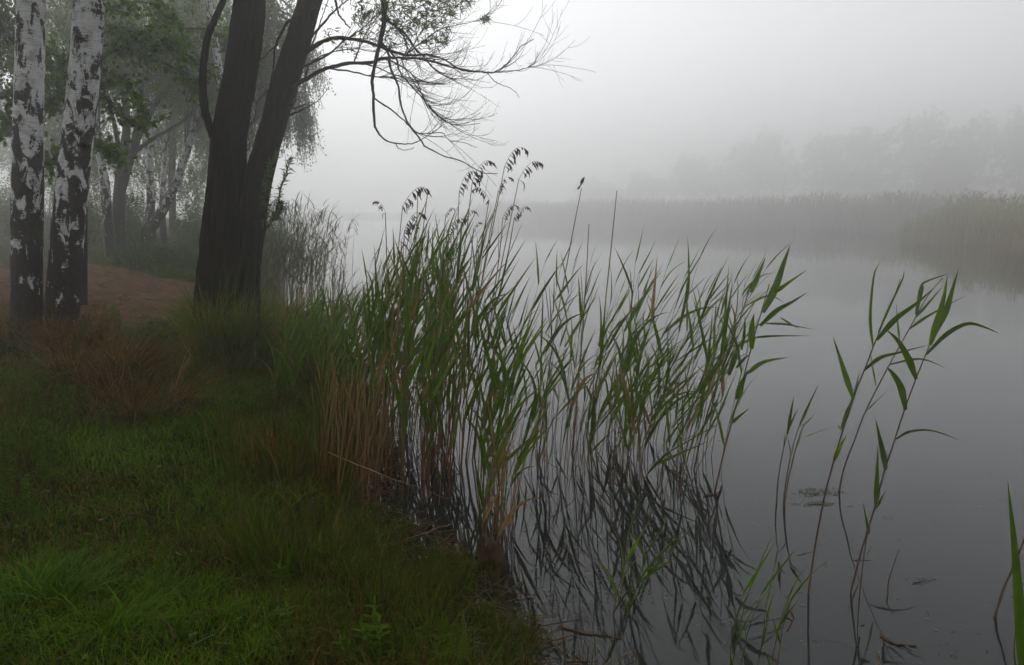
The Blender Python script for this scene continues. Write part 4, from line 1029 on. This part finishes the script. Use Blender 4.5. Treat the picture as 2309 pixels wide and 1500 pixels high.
def strip_points(n, line, depth):
    A = np.array(line, dtype=float); seg = np.linalg.norm(np.diff(A, axis=0), axis=1); cum = np.concatenate([[0], np.cumsum(seg)])
    s = rng.uniform(0, cum[-1], n); i = np.clip(np.searchsorted(cum, s) - 1, 0, len(seg) - 1); t = (s - cum[i]) / seg[i]
    p = A[i] + (A[i + 1] - A[i]) * t[:, None]; d = (A[i + 1] - A[i]) / seg[i][:, None]; nrm = np.stack([-d[:, 1], d[:, 0]], -1)
    p = p + nrm * (rng.random(n) * depth)[:, None]
    return np.column_stack([p, np.zeros(n) - 0.05])
RG = [(0.06, 0.085, 0.028), (0.075, 0.10, 0.035), (0.05, 0.07, 0.025)]; RS = [(0.15, 0.11, 0.06), (0.10, 0.09, 0.04)]
lb_ = np.array([tuple(ground(*p)[:2]) for p in [(815, 728), (760, 712), (720, 690), (690, 660), (640, 630), (610, 600)]])
reed_bed('reed_bed', 'misty reed bed in the water right behind the willow', strip_points(820, lb_, 2.2), 2.15, RG, RS, .010, nleaf=8, leaf_len=.42, plume=.02, leafw=.018)
wl = lambda pts: [tuple(ground(*p)[:2]) for p in pts]
def uneven(P, h, f):
    return h * (0.86 + 0.16 * wob(P[:, 0], P[:, 1], f, 3) + 0.10 * wob(P[:, 0], P[:, 1], f * 3.1, 5))
BP = strip_points(5200, wl([(2440, 600), (2309, 566), (2240, 556), (2150, 547), (2060, 541), (2015, 538)]), -6.0)
BP = BP[(rng.random(len(BP)) < .25 + .75 * sst(.0, .35, wob(BP[:, 0], BP[:, 1], .9, 2) + .5))]
edge = sst(0, 5.0, np.hypot(*(BP[:, :2] - np.array(ground(2015, 538)[:2])).T))
reed_bed('reed_bed', 'hazy yellow-green reed bed jutting into the pond at the right', BP, uneven(BP, 3.15, .35) * (.55 + .45 * edge), [(0.17, .20, .04), (.22, .20, .05), (.14, .17, .035)], [(.34, .25, .10), (.26, .19, .08)], .022, nleaf=7, leaf_len=.55, plume=.5, leafw=.03)
FP = strip_points(9000, wl([(2060, 521), (1960, 516), (1800, 512), (1600, 508), (1400, 504), (1200, 500), (1050, 497)]), -9.0)
reed_bed('reed_bed', 'faint reed belt along the far shore in the fog', FP, uneven(FP, 4.4, .12), [(0.09, .10, .03), (.11, .11, .035)], RS, .05, nleaf=6, leaf_len=.9, plume=.35, leafw=.06)

# ------------------------------------------------------------------ grasses and small plants
def sector(n, dmin, dmax, a0=-0.95, a1=0.75):
    d = np.sqrt(rng.uniform(dmin ** 2, dmax ** 2, n)); a = rng.uniform(a0, a1, n)
    return d * np.sin(a), d * np.cos(a)
gb = MB()
def wobn(x, y, f, s_):
    f = f * .42
    return np.array([mnoise.fractal(Vector((a_ * f, b_ * f, s_ * 3.7)), .9, 2.2, 3) for a_, b_ in zip(x, y)]) * 1.5
STRIP = np.array([tuple(on_ground(*p)[:2]) for p in [(345, 800), (385, 880), (400, 960), (350, 1060), (330, 1180), (300, 1320), (260, 1500)]])
def strip_dist(x, y):
    best = np.full(x.shape, 1e9)
    for (ax, ay), (bx, by) in zip(STRIP[:-1], STRIP[1:]):
        ex, ey = bx - ax, by - ay; t = np.clip(((x - ax) * ex + (y - ay) * ey) / (ex * ex + ey * ey), 0, 1)
        best = np.minimum(best, np.hypot(x - ax - t * ex, y - ay - t * ey))
    return best
GCOL = [(0.062, 0.115, 0.006), (0.090, 0.140, 0.009), (0.060, 0.085, 0.007)]; BCOL = [(0.12, 0.065, 0.018), (0.18, 0.115, 0.038), (0.085, 0.045, 0.013)]
for n, d0, d1, hs, w in [(75000, 1.8, 4.2, 1.0, .0042), (110000, 4.2, 8.5, 1.15, .0062), (60000, 8.5, 16, 1.3, .010), (30000, 16, 45, 1.6, .02)]:
    x, y = sector(n, d0, d1)
    sdist = shore_dist(x, y); pm_ = path_sd(x, y)
    keep = (sdist > 0.05) & (pm_ < rng.normal(-0.02, .12, n)); 
    wet = sst(.5, .05, sdist) * .6; keep &= rng.random(n) > wet
    x, y = x[keep], y[keep]; n = len(x); sdist = sdist[keep]
    pat = wobn(x, y, 1.9, 8) + .5 * wobn(x, y, 5.3, 9)
    sdst = strip_dist(x, y) + .2 * wobn(x, y, 2.3, 4); rough_ = sst(.35, 1.1, sdst) * (.6 + .7 * np.clip(wobn(x, y, 3.1, 6) + .3, 0, 1))
    tall = 1.6 * rough_ + sst(.2, 1.0, wobn(x, y, .9, 4)) * .6 + sst(-3.0, -4.5, x) * sst(9, 5, y) * 1.5 + sst(1.0, .2, sdist) * .9 * sst(6, 3.5, y) + sst(1.2, .3, sdist) * .9
    bare = pat < -.75; keep = ~bare | (rng.random(n) < .35)
    x, y, pat, tall, sdist, rough_ = x[keep], y[keep], pat[keep], tall[keep], sdist[keep], rough_[keep]; n = len(x)
    h = hs * (.055 + .035 * rng.random(n) + .07 * tall * rng.random(n)) * (1 + .35 * np.clip(pat, -1, 1))
    brown = rng.random(n) < np.clip(.10 - .35 * pat + .25 * rough_, .04, .75)
    c = np.where(brown[:, None], mix_cols(n, BCOL, [1, 1, 1]), mix_cols(n, GCOL, [1, 1, 1]) * (1 + .35 * np.clip(pat, -.8, 1))[:, None])
    c = c * (1 + .18 * (1 - np.clip(rough_ * 1.6, 0, 1)))[:, None]
    v, q, t3, c = blades(np.column_stack([x, y, terrain(x, y) - .005]), h, w * rng.uniform(.7, 1.4, n), rng.uniform(0, 2 * math.pi, n), rng.uniform(.2, 1.3, n), S=3, color=c)
    gb.add(v, q, t3, c)
x, y = sector(90000, 1.9, 9.5, -.5, .6); sdist = shore_dist(x, y)
k_ = (sdist > -.42) & (sdist < .22) & (wob(x, y, 4.2, 5) + .6 * wob(x, y, 9.7, 2) + rng.normal(0, .35, len(x)) > .25 - 1.2 * np.minimum(sdist, 0) * 1.2) ; x, y, sdist = x[k_], y[k_], sdist[k_]; n = len(x)
v, q, t3, c = blades(np.column_stack([x, y, np.maximum(terrain(x, y), -.04)]), rng.uniform(.10, .32, n), rng.uniform(.0025, .0045, n), rng.uniform(0, 6.28, n), rng.uniform(.05, .7, n), S=4, color=np.where(rng.random((n, 1)) < .3, mix_cols(n, BCOL, [1, 1, 1]), mix_cols(n, GCOL, [1, 1, 1]) * .8))
sb_ = MB(); sb_.add(v, q, t3, c); tag(sb_.build('sedge', M['grass']), 'thin sedge standing in the shallows along the water edge', 'sedge', kind='stuff')
x, y = sector(26000, 1.9, 8.5, -.5, .6); sdist = shore_dist(x, y); k_ = (sdist > -.35) & (sdist < .18); x, y = x[k_][:900], y[k_][:900]; n = len(x); a = rng.uniform(0, 6.28, n); lt = MB()
for k in range(n):
    zz_ = max(tz(x[k], y[k]), 0) + rng.uniform(.004, .03); d_ = np.array([math.cos(a[k]), math.sin(a[k]), rng.normal(0, .06)]) * rng.uniform(.04, .22); p_ = np.array([x[k], y[k], zz_]); g_ = rng.uniform(.5, 1.2)
    lt.tube([p_ - d_, p_ + rng.normal(0, .006, 3), p_ + d_], [.0028, .003, .002], 3, np.array([.20, .12, .05]) * g_)
tag(lt.build('reed_litter', M['grass']), 'broken dead reed bits lying on the muddy water edge', 'reed litter', kind='stuff')
# leaf litter and straw bits lying in the grass
x, y = sector(5200, 1.8, 11); k_ = shore_dist(x, y) > .0; x, y = x[k_], y[k_]; k_ = wob(x, y, 1.9, 8) + rng.normal(0, .5, len(x)) < .1; x, y = x[k_], y[k_]
n = len(x); a = rng.uniform(0, 6.28, n); straw = rng.random(n) < .5; ln = np.where(straw, rng.uniform(.03, .10, n), rng.uniform(.012, .028, n)); wd = np.where(straw, .0022, ln * .3)
P0 = np.column_stack([x, y, terrain(x, y) + rng.uniform(.008, .045, n)]); dx = np.stack([np.cos(a), np.sin(a), rng.normal(0, .25, n)], -1) * ln[:, None]; dyv = np.stack([-np.sin(a), np.cos(a), rng.normal(0, .3, n)], -1) * wd[:, None]
lit = MB(); lit.add(np.stack([P0 - dx, P0 - dyv, P0 + dx, P0 + dyv], 1).reshape(-1, 3), (np.arange(n) * 4)[:, None] + np.arange(4)[None], None, np.repeat(mix_cols(n, [(.20, .13, .06), (.10, .05, .02), (.28, .22, .13)], [1, 1.2, .6]), 4, 0))
tag(lit.build('leaf_litter', M['debris']), 'dead leaves and straw bits lying in the grass', 'leaf litter', kind='stuff')
tag(gb.build('grass', M['grass']), 'short green and brown grass covering the bank', 'grass', kind='stuff')

def tussock(label, px, py, n, h, spread, cols, w=(1, 1), width=.005, lean=(0, 0), bend=(.2, 1.2), group=None, name='grass_tussock', Yfix=None):
    n = int(n * 2.0); width = width * 1.35
    b = on_ground(px, py)
    if Yfix: b = Vector((at(px, py, Yfix).x, Yfix, 0)); b.z = tz(b.x, b.y)
    k_ = 7; ca = rng.uniform(0, 2 * math.pi, k_); cr = spread * np.sqrt(rng.random(k_)); sub = rng.integers(0, k_, n)
    a = ca[sub] + rng.normal(0, 1.0, n); r = np.abs(rng.normal(0, spread * .35, n)); x = b.x + cr[sub] * np.cos(ca[sub]) + r * np.cos(a); y = b.y + cr[sub] * np.sin(ca[sub]) + r * np.sin(a)
    hk = rng.uniform(.55, 1.1, k_)[sub]
    z = terrain(x, y) - .02
    out = a + rng.normal(0, .8, n)
    v, q, t3, c = blades(np.column_stack([x, y, z]), h * hk * rng.uniform(.4, 1.1, n), width * rng.uniform(.6, 1.3, n), out, rng.uniform(*bend, n), lean=np.tile(np.array(lean), (n, 1)) * rng.uniform(.3, 1.4, (n, 1)), S=6, color=mix_cols(n, cols, w, .25))
    mb = MB(); mb.add(v - np.array(b), q, t3, c)
    o = mb.build(name, M['grass']); o.location = b
    return tag(o, label, 'grass tussock', group)
DRYC = [(0.16, 0.098, 0.034), (0.10, 0.058, 0.021), (0.22, .155, .065)]; GRN = [(0.055, .095, .008), (.075, .11, .010), (.16, .10, .035)]
GRNB = [(0.09, .15, .012), (.12, .16, .016), (.24, .16, .06)]
for lab, a in [('big drooping dry brown grass tussock right of the birch pair', (235, 880, 1000, .95, .26, DRYC + [(.07, .09, .015)], (1, 1, .6, .7), .005, (.30, -.12), (.25, 1.3))),
               ('dry brown grass tuft leaning right below the big dry tussock', (290, 945, 500, .7, .28, DRYC + [(.07, .08, .02)], (1, 1, .5, .6), .005, (.3, 0), (.4, 1.5))),
               ('rusty dry grass wisps at the foot of the left birch', (60, 760, 800, .66, .38, DRYC, (1, 1, .7), .005, (-.25, 0), (.3, 1.2))),
               ('dry grass tuft against the right birch foot', (170, 800, 800, .75, .26, DRYC, (1, 1, .4), .005, (.2, 0), (.2, 1.0))),
               ('tall green tussock at the front of the willow foot', (505, 812, 800, 1.25, .40, GRNB, (1, 1, .5), .0065, (0, 0), (.1, .9))),
               ('green and brown tussock at the right side of the willow foot', (590, 800, 700, 1.2, .32, GRNB + [(.22, .12, .045)], (1, .8, .8, 1), .0065, (.1, 0), (.1, .8))),
               ('dark arching green tussock left of the willow foot', (405, 785, 650, .7, .30, [(.035, .065, .012), (.05, .085, .014)], (1, 1), .005, (-.15, 0), (.5, 1.6))),
               ('tussock of pale blades in front of the willow, drooping left', (450, 870, 380, .5, .25, GRN, (1, 1, .8), .005, (-.2, 0), (.4, 1.5))),
               ('loose brown-green tussock between the willow and the reeds', (690, 850, 500, .7, .35, GRN + [(.15, .085, .035)], (1, 1, .8, 1), .005, (.05, 0), (.1, .8))),
               ('green tuft on the path edge left of the willow', (360, 775, 300, .32, .2, [(.06, .11, .014), (.05, .085, .014)], (1, 1), .005, (0, 0), (.3, 1.2))),
               ('bright green grass tuft in the middle of the trodden grass', (500, 905, 420, .26, .30, [(.07, .14, .008), (.09, .15, .010)], (1, 1), .004, (.1, 0), (.4, 1.4))),
               ('bright fresh grass tuft in the lower left corner', (110, 1400, 520, .26, .30, [(.06, .14, .008), (.08, .15, .010)], (1, 1), .004, (.2, .05), (.5, 1.5))),
               ('fresh grass tuft left of the bottom middle', (370, 1390, 380, .18, .22, [(.06, .13, .008), (.075, .14, .010)], (1, 1), .004, (.05, 0), (.3, 1.2))),
               ('sedge tuft on the bank below the rusty stalks', (640, 1250, 420, .32, .25, GRN, (1, 1, .4), .004, (0, 0), (.1, .6))),
               ('dense dark sedge at the bottom middle edge of the bank', (760, 1330, 620, .30, .32, GRN, (1, 1, .4), .0035, (0, 0), (.1, .6))),
               ('sedge fringe beside the shallow water left of the stone', (930, 1330, 560, .32, .30, GRN, (1, 1, .5), .0035, (.05, 0), (.1, .6))),
               ('sedge tuft in the bottom centre beside the water', (1040, 1440, 480, .28, .26, GRN, (1, 1, .7), .0035, (.1, 0), (.1, .7))),
               ('tuft hanging over the water at the bottom centre edge', (1150, 1490, 260, .22, .16, GRN, (1, 1, .7), .0035, (.15, 0), (.2, .9))),
               ('ragged tuft between the stone and the broken stick', (1030, 1318, 240, .26, .16, GRN, (1, 1, .9), .0035, (.1, .05), (.2, .9))),
               ('ragged tuft on the muddy edge under the rusty stalks', (850, 1215, 240, .28, .16, GRN, (1, 1, .9), .0035, (0, 0), (.2, .9))),
               ('tall green grass tuft behind the rusty stalks', (735, 1010, 420, .85, .28, GRN, (1, 1, .8), .006, (.05, 0), (.05, .5))),
               ('tall brown-green grass tuft left of the rusty stalks', (690, 1090, 380, .7, .25, GRN + [(.17, .09, .03)], (1, 1, .8, .9), .005, (0, 0), (.05, .5))),
               ('tall grass tuft between willow tussocks and reed clump', (770, 905, 420, .9, .3, GRN, (1, 1, .7), .006, (.08, 0), (.05, .5))),
               ('thin grasses standing on the bank between tussock and reeds', (600, 1050, 300, .55, .4, GRN, (1, 1, .6), .004, (0, 0), (.05, .5))),
               ('grass tuft beyond the path by the dark bush', (350, 595, 400, .7, .8, [(.05, .085, .014), (.06, .10, .02)], (1, 1), .012, (0, 0), (.1, .8))),
               ('bright grass tuft behind the path near the willow', (420, 625, 400, .45, .7, [(.06, .11, .014), (.07, .12, .02)], (1, 1), .010, (0, 0), (.1, .9))),
               ('grassy tuft right of the path under the leaning birch', (400, 590, 400, .9, .8, [(.05, .085, .014), (.06, .10, .02)], (1, 1), .012, (0, 0), (.1, .8)))]:
    tussock(lab, *a)

# horsetails at the left -------------------------------------------------------------
def horsetail_mesh(seed):
    r = random.Random(seed); mb = MB(); h = 1.0
    C = [np.array([r.uniform(-.02, .02) + .06 * t * t, 0, t]) for t in np.linspace(0, 1, 9)]
    mb.tube(C, np.linspace(.012, .004, 9), 4, (0.05, .09, .016))
    for k in range(13):
        t = .22 + .76 * k / 13; i = int(t * 7.99); p = C[i] + (C[i + 1] - C[i]) * (t * 8 - i); ln = .17 * (1 - t * .75) + .02
        for j in range(9):
            a = j * 2 * math.pi / 9 + k * .4 + r.uniform(-.2, .2)
            e = p + np.array([math.cos(a) * ln, math.sin(a) * ln, ln * r.uniform(.35, .75)]); m_ = p * .5 + e * .5 - np.array([0, 0, ln * .08])
            mb.tube([p, m_, e], [.0075, .006, .002], 3, tuple(np.array([0.09, .16, .010]) * r.uniform(.5, 1.35) * (.7 + .6 * t)))
    return mesh_np('horsetail', np.vstack(mb.v), mb.f4_list(), M['grass'], np.vstack(mb.c))
HT = [horsetail_mesh(s) for s in range(3)]
for k in range(24):
    px, py = rng.uniform(-30, 170), rng.uniform(830, 1230); px -= max(0, (py - 1050)) * .3
    b = on_ground(px, py); o = link('horsetail', HT[k % 3]); o.location = b - Vector((0, 0, .02)); s = rng.uniform(.22, .40); o.scale = (s, s, s); o.rotation_euler = (rng.normal(0, .1), rng.normal(0, .1), rng.uniform(0, 6))
    tag(o, ('large ' if s > .31 else 'small ') + 'feathery horsetail ' + ('low in the patch' if py > 1090 else 'mid-height in the patch' if py > 950 else 'at the top of the patch') + (', at the left photo edge' if px < 60 else ', on the side towards the trodden grass'), 'horsetail', 'horsetails at the left edge')

# broad-leaved weeds -------------------------------------------------------------
def weed_leaf_mesh(seed, ser=0.0):
    r = random.Random(seed); n = 8; V = []; W = r.uniform(.24, .32); drp = r.uniform(.2, .7)
    for k in range(n + 1):
        t = k / n; w = W * .5 * math.sin(math.pi * min(1, t ** .75)) ** .9 * (1 - .25 * t) * (1 + (.08 if k % 2 else -.08))
        p = np.array([t * (1 - .1 * drp * t), 0, .25 * t - drp * .5 * t * t]); V += [p + [0, -w, w * .35], p, p + [0, w, w * .35]]
    f = []
    for k in range(n): a = 3 * k; f += [(a, a + 1, a + 4, a + 3), (a + 1, a + 2, a + 5, a + 4)]
    return mesh_np('leaf', np.array(V), [np.array(f)], M['weed_leaf'])
WL = [weed_leaf_mesh(s) for s in range(6)]
def weed(label, px, py, h, nst, group='leafy weeds in the foreground grass', leaf=.10):
    b = on_ground(px, py); t = thing('leafy_weed', label, 'weed', b, group)
    for s in range(nst):
        a = rnd.uniform(0, 6.28); off = Vector((math.cos(a), math.sin(a), 0)) * rnd.uniform(0, .07) * (nst > 1)
        hh = h * rnd.uniform(.6, 1.0); C = [b + off * (1 + .8 * q) + Vector((rnd.uniform(-.01, .01), rnd.uniform(-.01, .01), hh * q - .01)) for q in np.linspace(0, 1, 7)]
        mb = MB(); mb.tube(C, np.linspace(.003, .0015, 7), 5); mb.build('stem', M['reed_stem'], t)
        for k in range(8):
            q = .25 + .75 * k / 7; i = min(int(q * 5.99), 5); p = C[i].lerp(C[i + 1], q * 6 - i)
            for sgn in (0, math.pi):
                o = link('leaf', WL[rnd.randrange(6)], t); o.location = p - b
                o.rotation_euler = (rnd.uniform(-.2, .2), -rnd.uniform(-.1, .5) - (.7 if q > .9 else 0), k * 1.6 + sgn + rnd.uniform(-.3, .3)); sc = leaf * rnd.uniform(.7, 1.1) * (1 - .4 * q); o.scale = (sc, sc, sc)
for lab, a in [('largest bright leafy weed at the bottom centre', (850, 1490, .27, 4)), ('small leafy weed right of the largest weed', (965, 1465, .18, 1)), ('leafy weed left of the largest weed', (650, 1430, .18, 1)),
               ('little leafy weed above the sedge below the rusty stalks', (725, 1265, .14, 2)), ('leafy weed at the left of the sedge patch', (640, 1310, .16, 2)), ('leafy weed at the bottom edge beside the water', (1010, 1500, .18, 2)), ('tiny leafy weed in the bottom middle', (765, 1495, .10, 2)),
               ('low leafy plant beside the sandy path', (262, 745, .30, 7)), ('leafy weed at the right foot of the birch pair', (190, 800, .28, 3))]:
    weed(lab, *a, leaf=.17 if 'path' in lab or 'birch' in lab else .10)
# pink petals on the sand
fb = [on_ground(245 + rng.normal(20, 22), 690 + rng.normal(-5, 10)) for _ in range(26)]
for p in fb:
    mb = MB()
    for k in range(5):
        a = k * 1.257; c_, s_ = math.cos(a), math.sin(a)
        mb.add([(0, 0, 0), (.016 * c_ - .008 * s_, .016 * s_ + .008 * c_, .006), (.026 * c_, .026 * s_, .004), (.016 * c_ + .008 * s_, .016 * s_ - .008 * c_, .006)], [(0, 1, 2, 3)])
    o = mb.build('fallen_blossom', M['petal']); o.location = p + Vector((0, 0, .05)); o.rotation_euler = (rng.normal(0, .5), rng.normal(0, .5), rng.uniform(0, 6))
    tag(o, 'tiny pink blossom lying by the low plant on the sandy path', 'blossom', 'pink blossoms by the path')

# willow shoots right of the willow foot ------------------------------------------
wy = 8.1
sb = Vector((at(586, 560, wy).x, wy, 0)); sb = Vector((at(583, 780, wy).x, wy, 0)); sb.z = tz(sb.x, sb.y)
ws = thing('willow_sapling', 'slim leafy willow shoot rising right of the willow trunk', 'sapling', sb)
lp, ld = [], []
for pts, r0 in [([(583, 790), (584, 640), (590, 535), (600, 480), (604, 430), (612, 380), (622, 352)], 3.2), ([(590, 530), (612, 500), (625, 470), (632, 430), (645, 395), (653, 362)], 2.2), ([(598, 480), (600, 440), (603, 400), (610, 370)], 1.6), ([(615, 500), (628, 480), (634, 460)], 1.4)]:
    W = px_path(pts, wy, wy - .1, 22); mb = MB(); mb.tube(W, np.linspace(r0, .7, 22) * wy / PXF, 6); mb.build('stem', M['twig'], ws)
    for i in range(9 if r0 > 3 else 3, 22):
        for _ in range(9):
            lp.append(W[i] + rng.normal(0, .006, 3)); d = (W[i] - W[i - 1]) / np.linalg.norm(W[i] - W[i - 1]) + rng.normal(0, .75, 3); ld.append(d / np.linalg.norm(d))
lp, ld = np.array(lp), np.array(ld)
v, q, c = lance_leaves(lp, ld, rng.uniform(.05, .10, len(lp)), rng.uniform(.013, .020, len(lp)), mix_cols(len(lp), [(.07, .12, .02), (.055, .10, .02), (.09, .14, .025)], [1, 1, 1]))
lb = MB(); lb.add(v, q, None, c); lb.build('leaves', M['foliage'], ws)

# stone, sticks, fallen stalks ----------------------------------------------------
FACETS = [(Vector(v_).normalized(), d_) for v_, d_ in [((.9, -.5, .3), .62), ((-.7, -.7, .4), .66), ((.1, -.9, .75), .70), ((-.9, .1, .6), .6), ((.5, .2, .9), .62), ((.3, -.95, -.3), .72), ((-.2, -.4, 1), .75)]]
def stone(label, px, py, size):
    b = ground(px, py, 0); import bmesh
    bm = bmesh.new(); bmesh.ops.create_icosphere(bm, subdivisions=4, radius=1)
    for v_ in bm.verts:
        p = v_.co.copy(); nn = mnoise.fractal(p * 1.1 + Vector((3, 1, 2)), .9, 2, 4) * .34 + mnoise.noise(p * 4) * .07 + abs(mnoise.noise(p * 2.2)) * -.15
        p = p * (1 + nn)
        for pn, pd in FACETS: p = p - pn * max(0.0, p.dot(pn) - pd) * .92
        p.x = max(-.86, min(.84, p.x)); p.z = min(p.z, .78 + .2 * p.x); v_.co = Vector((p.x * size[0], p.y * size[1], p.z * size[2]))
    me = bpy.data.meshes.new('stone'); bm.to_mesh(me); bm.free(); me.materials.append(M['stone'])
    for f_ in me.polygons: f_.use_smooth = True
    o = link('stone', me); o.location = b + Vector((0, .08, size[2] * .45)); o.rotation_euler = (0.1, -.12, .3)
    tag(o, label, 'stone')
stone('brown boulder standing in the shallows among reed stalks', 1108, 1300, (.10, .12, .17))
def stick(label, pts, r0, r1, z=0.02, name='stick', mat='wood', cat='stick'):
    W = smooth_poly([ground(px, py, z + dz) for px, py, dz in pts], 14); W[1:-1] += rng.normal(0, .003, (12, 3))
    mb = MB(); b = Vector(W[0]); mb.tube(W - np.array(b), np.linspace(r0, r1, 14) * (1 + .12 * rng.normal(0, 1, 14)), 7)
    o = mb.build(name, M[mat]); o.location = b; tag(o, label, cat)
stick('thick reddish broken stick lying at the water edge left of the stone', [(950, 1258, .03), (985, 1232, .06), (1022, 1202, .10)], .011, .008)
stick('pale fallen reed stalk slanting across the dark gap in the reeds', [(740, 1020, .42), (870, 1075, .36), (930, 1095, .30), (1010, 1125, .2)], .0035, .0025, name='fallen_reed_stalk', mat='dry_stem', cat='reed stalk')
stick('fallen stalk lying on the mud pointing to the stone', [(855, 1240, .05), (935, 1210, .08), (1020, 1180, .1)], .004, .003, name='fallen_reed_stalk', mat='dry_stem', cat='reed stalk')
stick('dark twig floating near the bottom centre', [(1260, 1412, 0), (1300, 1424, 0), (1350, 1432, 0), (1400, 1440, 0)], .006, .003, z=.004)
stick('dark floating twig piece right of the reed trio foot', [(1985, 1435, 0), (2020, 1452, 0), (2065, 1456, 0)], .006, .004, z=.004)
stick('bent dark twig standing in the water left of the reed trio', [(1775, 1345, .05), (1782, 1380, .02), (1790, 1396, 0), (1775, 1422, .0)], .005, .004, z=.003)
stick('small brown stick floating right of the right-hand stand', [(1587, 1118, 0), (1610, 1115, 0), (1627, 1108, .01)], .006, .004, z=.006)
stick('bent dead stalk dipping into the water beside the middle stand', [(1220, 1030, .25), (1260, 1060, .15), (1318, 1098, .0)], .003, .0025, name='fallen_reed_stalk', mat='dry_stem', cat='reed stalk')
stick('thin twig on the grass in the left foreground', [(355, 1385, .42), (380, 1410, .42), (395, 1440, .42)], .004, .003, z=.0)
stick('short dead twig on the worn grass', [(210, 1145, .47), (260, 1152, .47), (345, 1168, .47)], .005, .003, z=.0)
stick('upright bare orange stalk tip at the bottom edge', [(1976, 1530, 0.0), (1979, 1500, .05), (1983, 1470, .10)], .005, .003, z=0, name='reed_stub', mat='dry_stem', cat='reed stalk')
# floating bits and algae
n = 1000
pxs = np.concatenate([rng.normal(1330, 190, n), rng.uniform(1120, 2300, 500), rng.normal(1210, 90, 1100)]); pys = np.concatenate([rng.normal(1290, 110, n), rng.uniform(990, 1490, 500), rng.normal(1370, 55, 1100)])
pos = np.array([tuple(ground(a, b_, 0.004)) for a, b_ in zip(pxs, np.clip(pys, 900, 1560))]); pos = pos[shore_dist(pos[:, 0], pos[:, 1]) < -.02]
clump = wob(pos[:, 0], pos[:, 1], 6, 3) + .5 * wob(pos[:, 0], pos[:, 1], 17, 2); pos = pos[clump > rng.normal(.05, .4, len(clump))]; n = len(pos)
a = rng.uniform(0, 6.28, n); ln = rng.gamma(2.0, .005, n) + .002; wd = rng.uniform(.001, .004, n); dx = np.stack([np.cos(a), np.sin(a), 0 * a], -1); dyv = np.stack([-np.sin(a), np.cos(a), 0 * a], -1)
pos[:, 2] += rng.uniform(0, .003, n)
V = np.stack([pos - dx * ln[:, None], pos - dyv * wd[:, None], pos + dx * ln[:, None], pos + dyv * wd[:, None]], 1).reshape(-1, 3)
mb = MB(); mb.add(V, (np.arange(n) * 4)[:, None] + np.arange(4)[None], None, np.repeat(mix_cols(n, [(.03, .026, .02), (.085, .08, .07), (.05, .04, .028)], [1, 1, 1]), 4, 0))
tag(mb.build('floating_debris', M['debris']), 'plant bits and scum floating among the reed stems', 'debris', kind='stuff')
for lab, cx, cy_, w_, h_, nn in [('pale green algae film beside the tall reed trio', 1845, 1108, 32, 9, 220), ('second pale green algae film below the first', 1840, 1134, 28, 5, 120), ('faint algae patch in open water at the lower right', 2080, 1307, 16, 7, 40)]:
    b = ground(cx, cy_, .006); pts_ = np.array([tuple(ground(cx + rng.normal(0, w_ * .8), cy_ + rng.normal(0, h_ * .6) + 0, .006)) for _ in range(nn)]) - np.array(b)
    a = rng.uniform(-.4, .4, nn); ln = rng.uniform(.006, .02, nn); dx = np.stack([np.cos(a), np.sin(a), 0 * a], -1) * ln[:, None]; dyv = np.stack([-np.sin(a), np.cos(a), 0 * a], -1) * (ln * .3)[:, None]
    pts_[:, 2] += rng.uniform(0, .002, nn)
    mb = MB(); mb.add(np.stack([pts_ - dx, pts_ - dyv, pts_ + dx, pts_ + dyv], 1).reshape(-1, 3), (np.arange(nn) * 4)[:, None] + np.arange(4)[None], None, np.repeat(mix_cols(nn, [(.045, .055, .022), (.06, .065, .03)], [1, 1]), 4, 0))
    o = mb.build('algae_patch', M['debris']); o.location = b; tag(o, lab, 'algae')

# ------------------------------------------------------------------ the fog
hz = bpy.data.meshes.new('haze')
x0, x1, y0, y1, z0, z1 = -345, 345, -75, 435, -3.2, 31.0
hv = [(x, y, z) for z in (z0, z1) for y in (y0, y1) for x in (x0, x1)]
hz.from_pydata(hv, [], [(0, 2, 3, 1), (4, 5, 7, 6), (0, 1, 5, 4), (2, 6, 7, 3), (0, 4, 6, 2), (1, 3, 7, 5)])
m, nn_, out = new_mat('morning_fog')
pv = nn_.nodes.new('ShaderNodeVolumePrincipled')
pv.inputs['Density'].default_value = HAZE_DENSITY; pv.inputs['Anisotropy'].default_value = HAZE_G; pv.inputs['Color'].default_value = (*HAZE_COL, 1)
nn_.links.new(pv.outputs[0], out.inputs['Volume'])
hz.materials.append(m)
ho = link('haze', hz); tag(ho, 'even morning fog over the pond and its banks', 'fog', kind='stuff')
print('reeds', NR[0], 'objects', len(bpy.data.objects), 'tris', sum(len(o.data.polygons) for o in bpy.data.objects if o.type == 'MESH'))
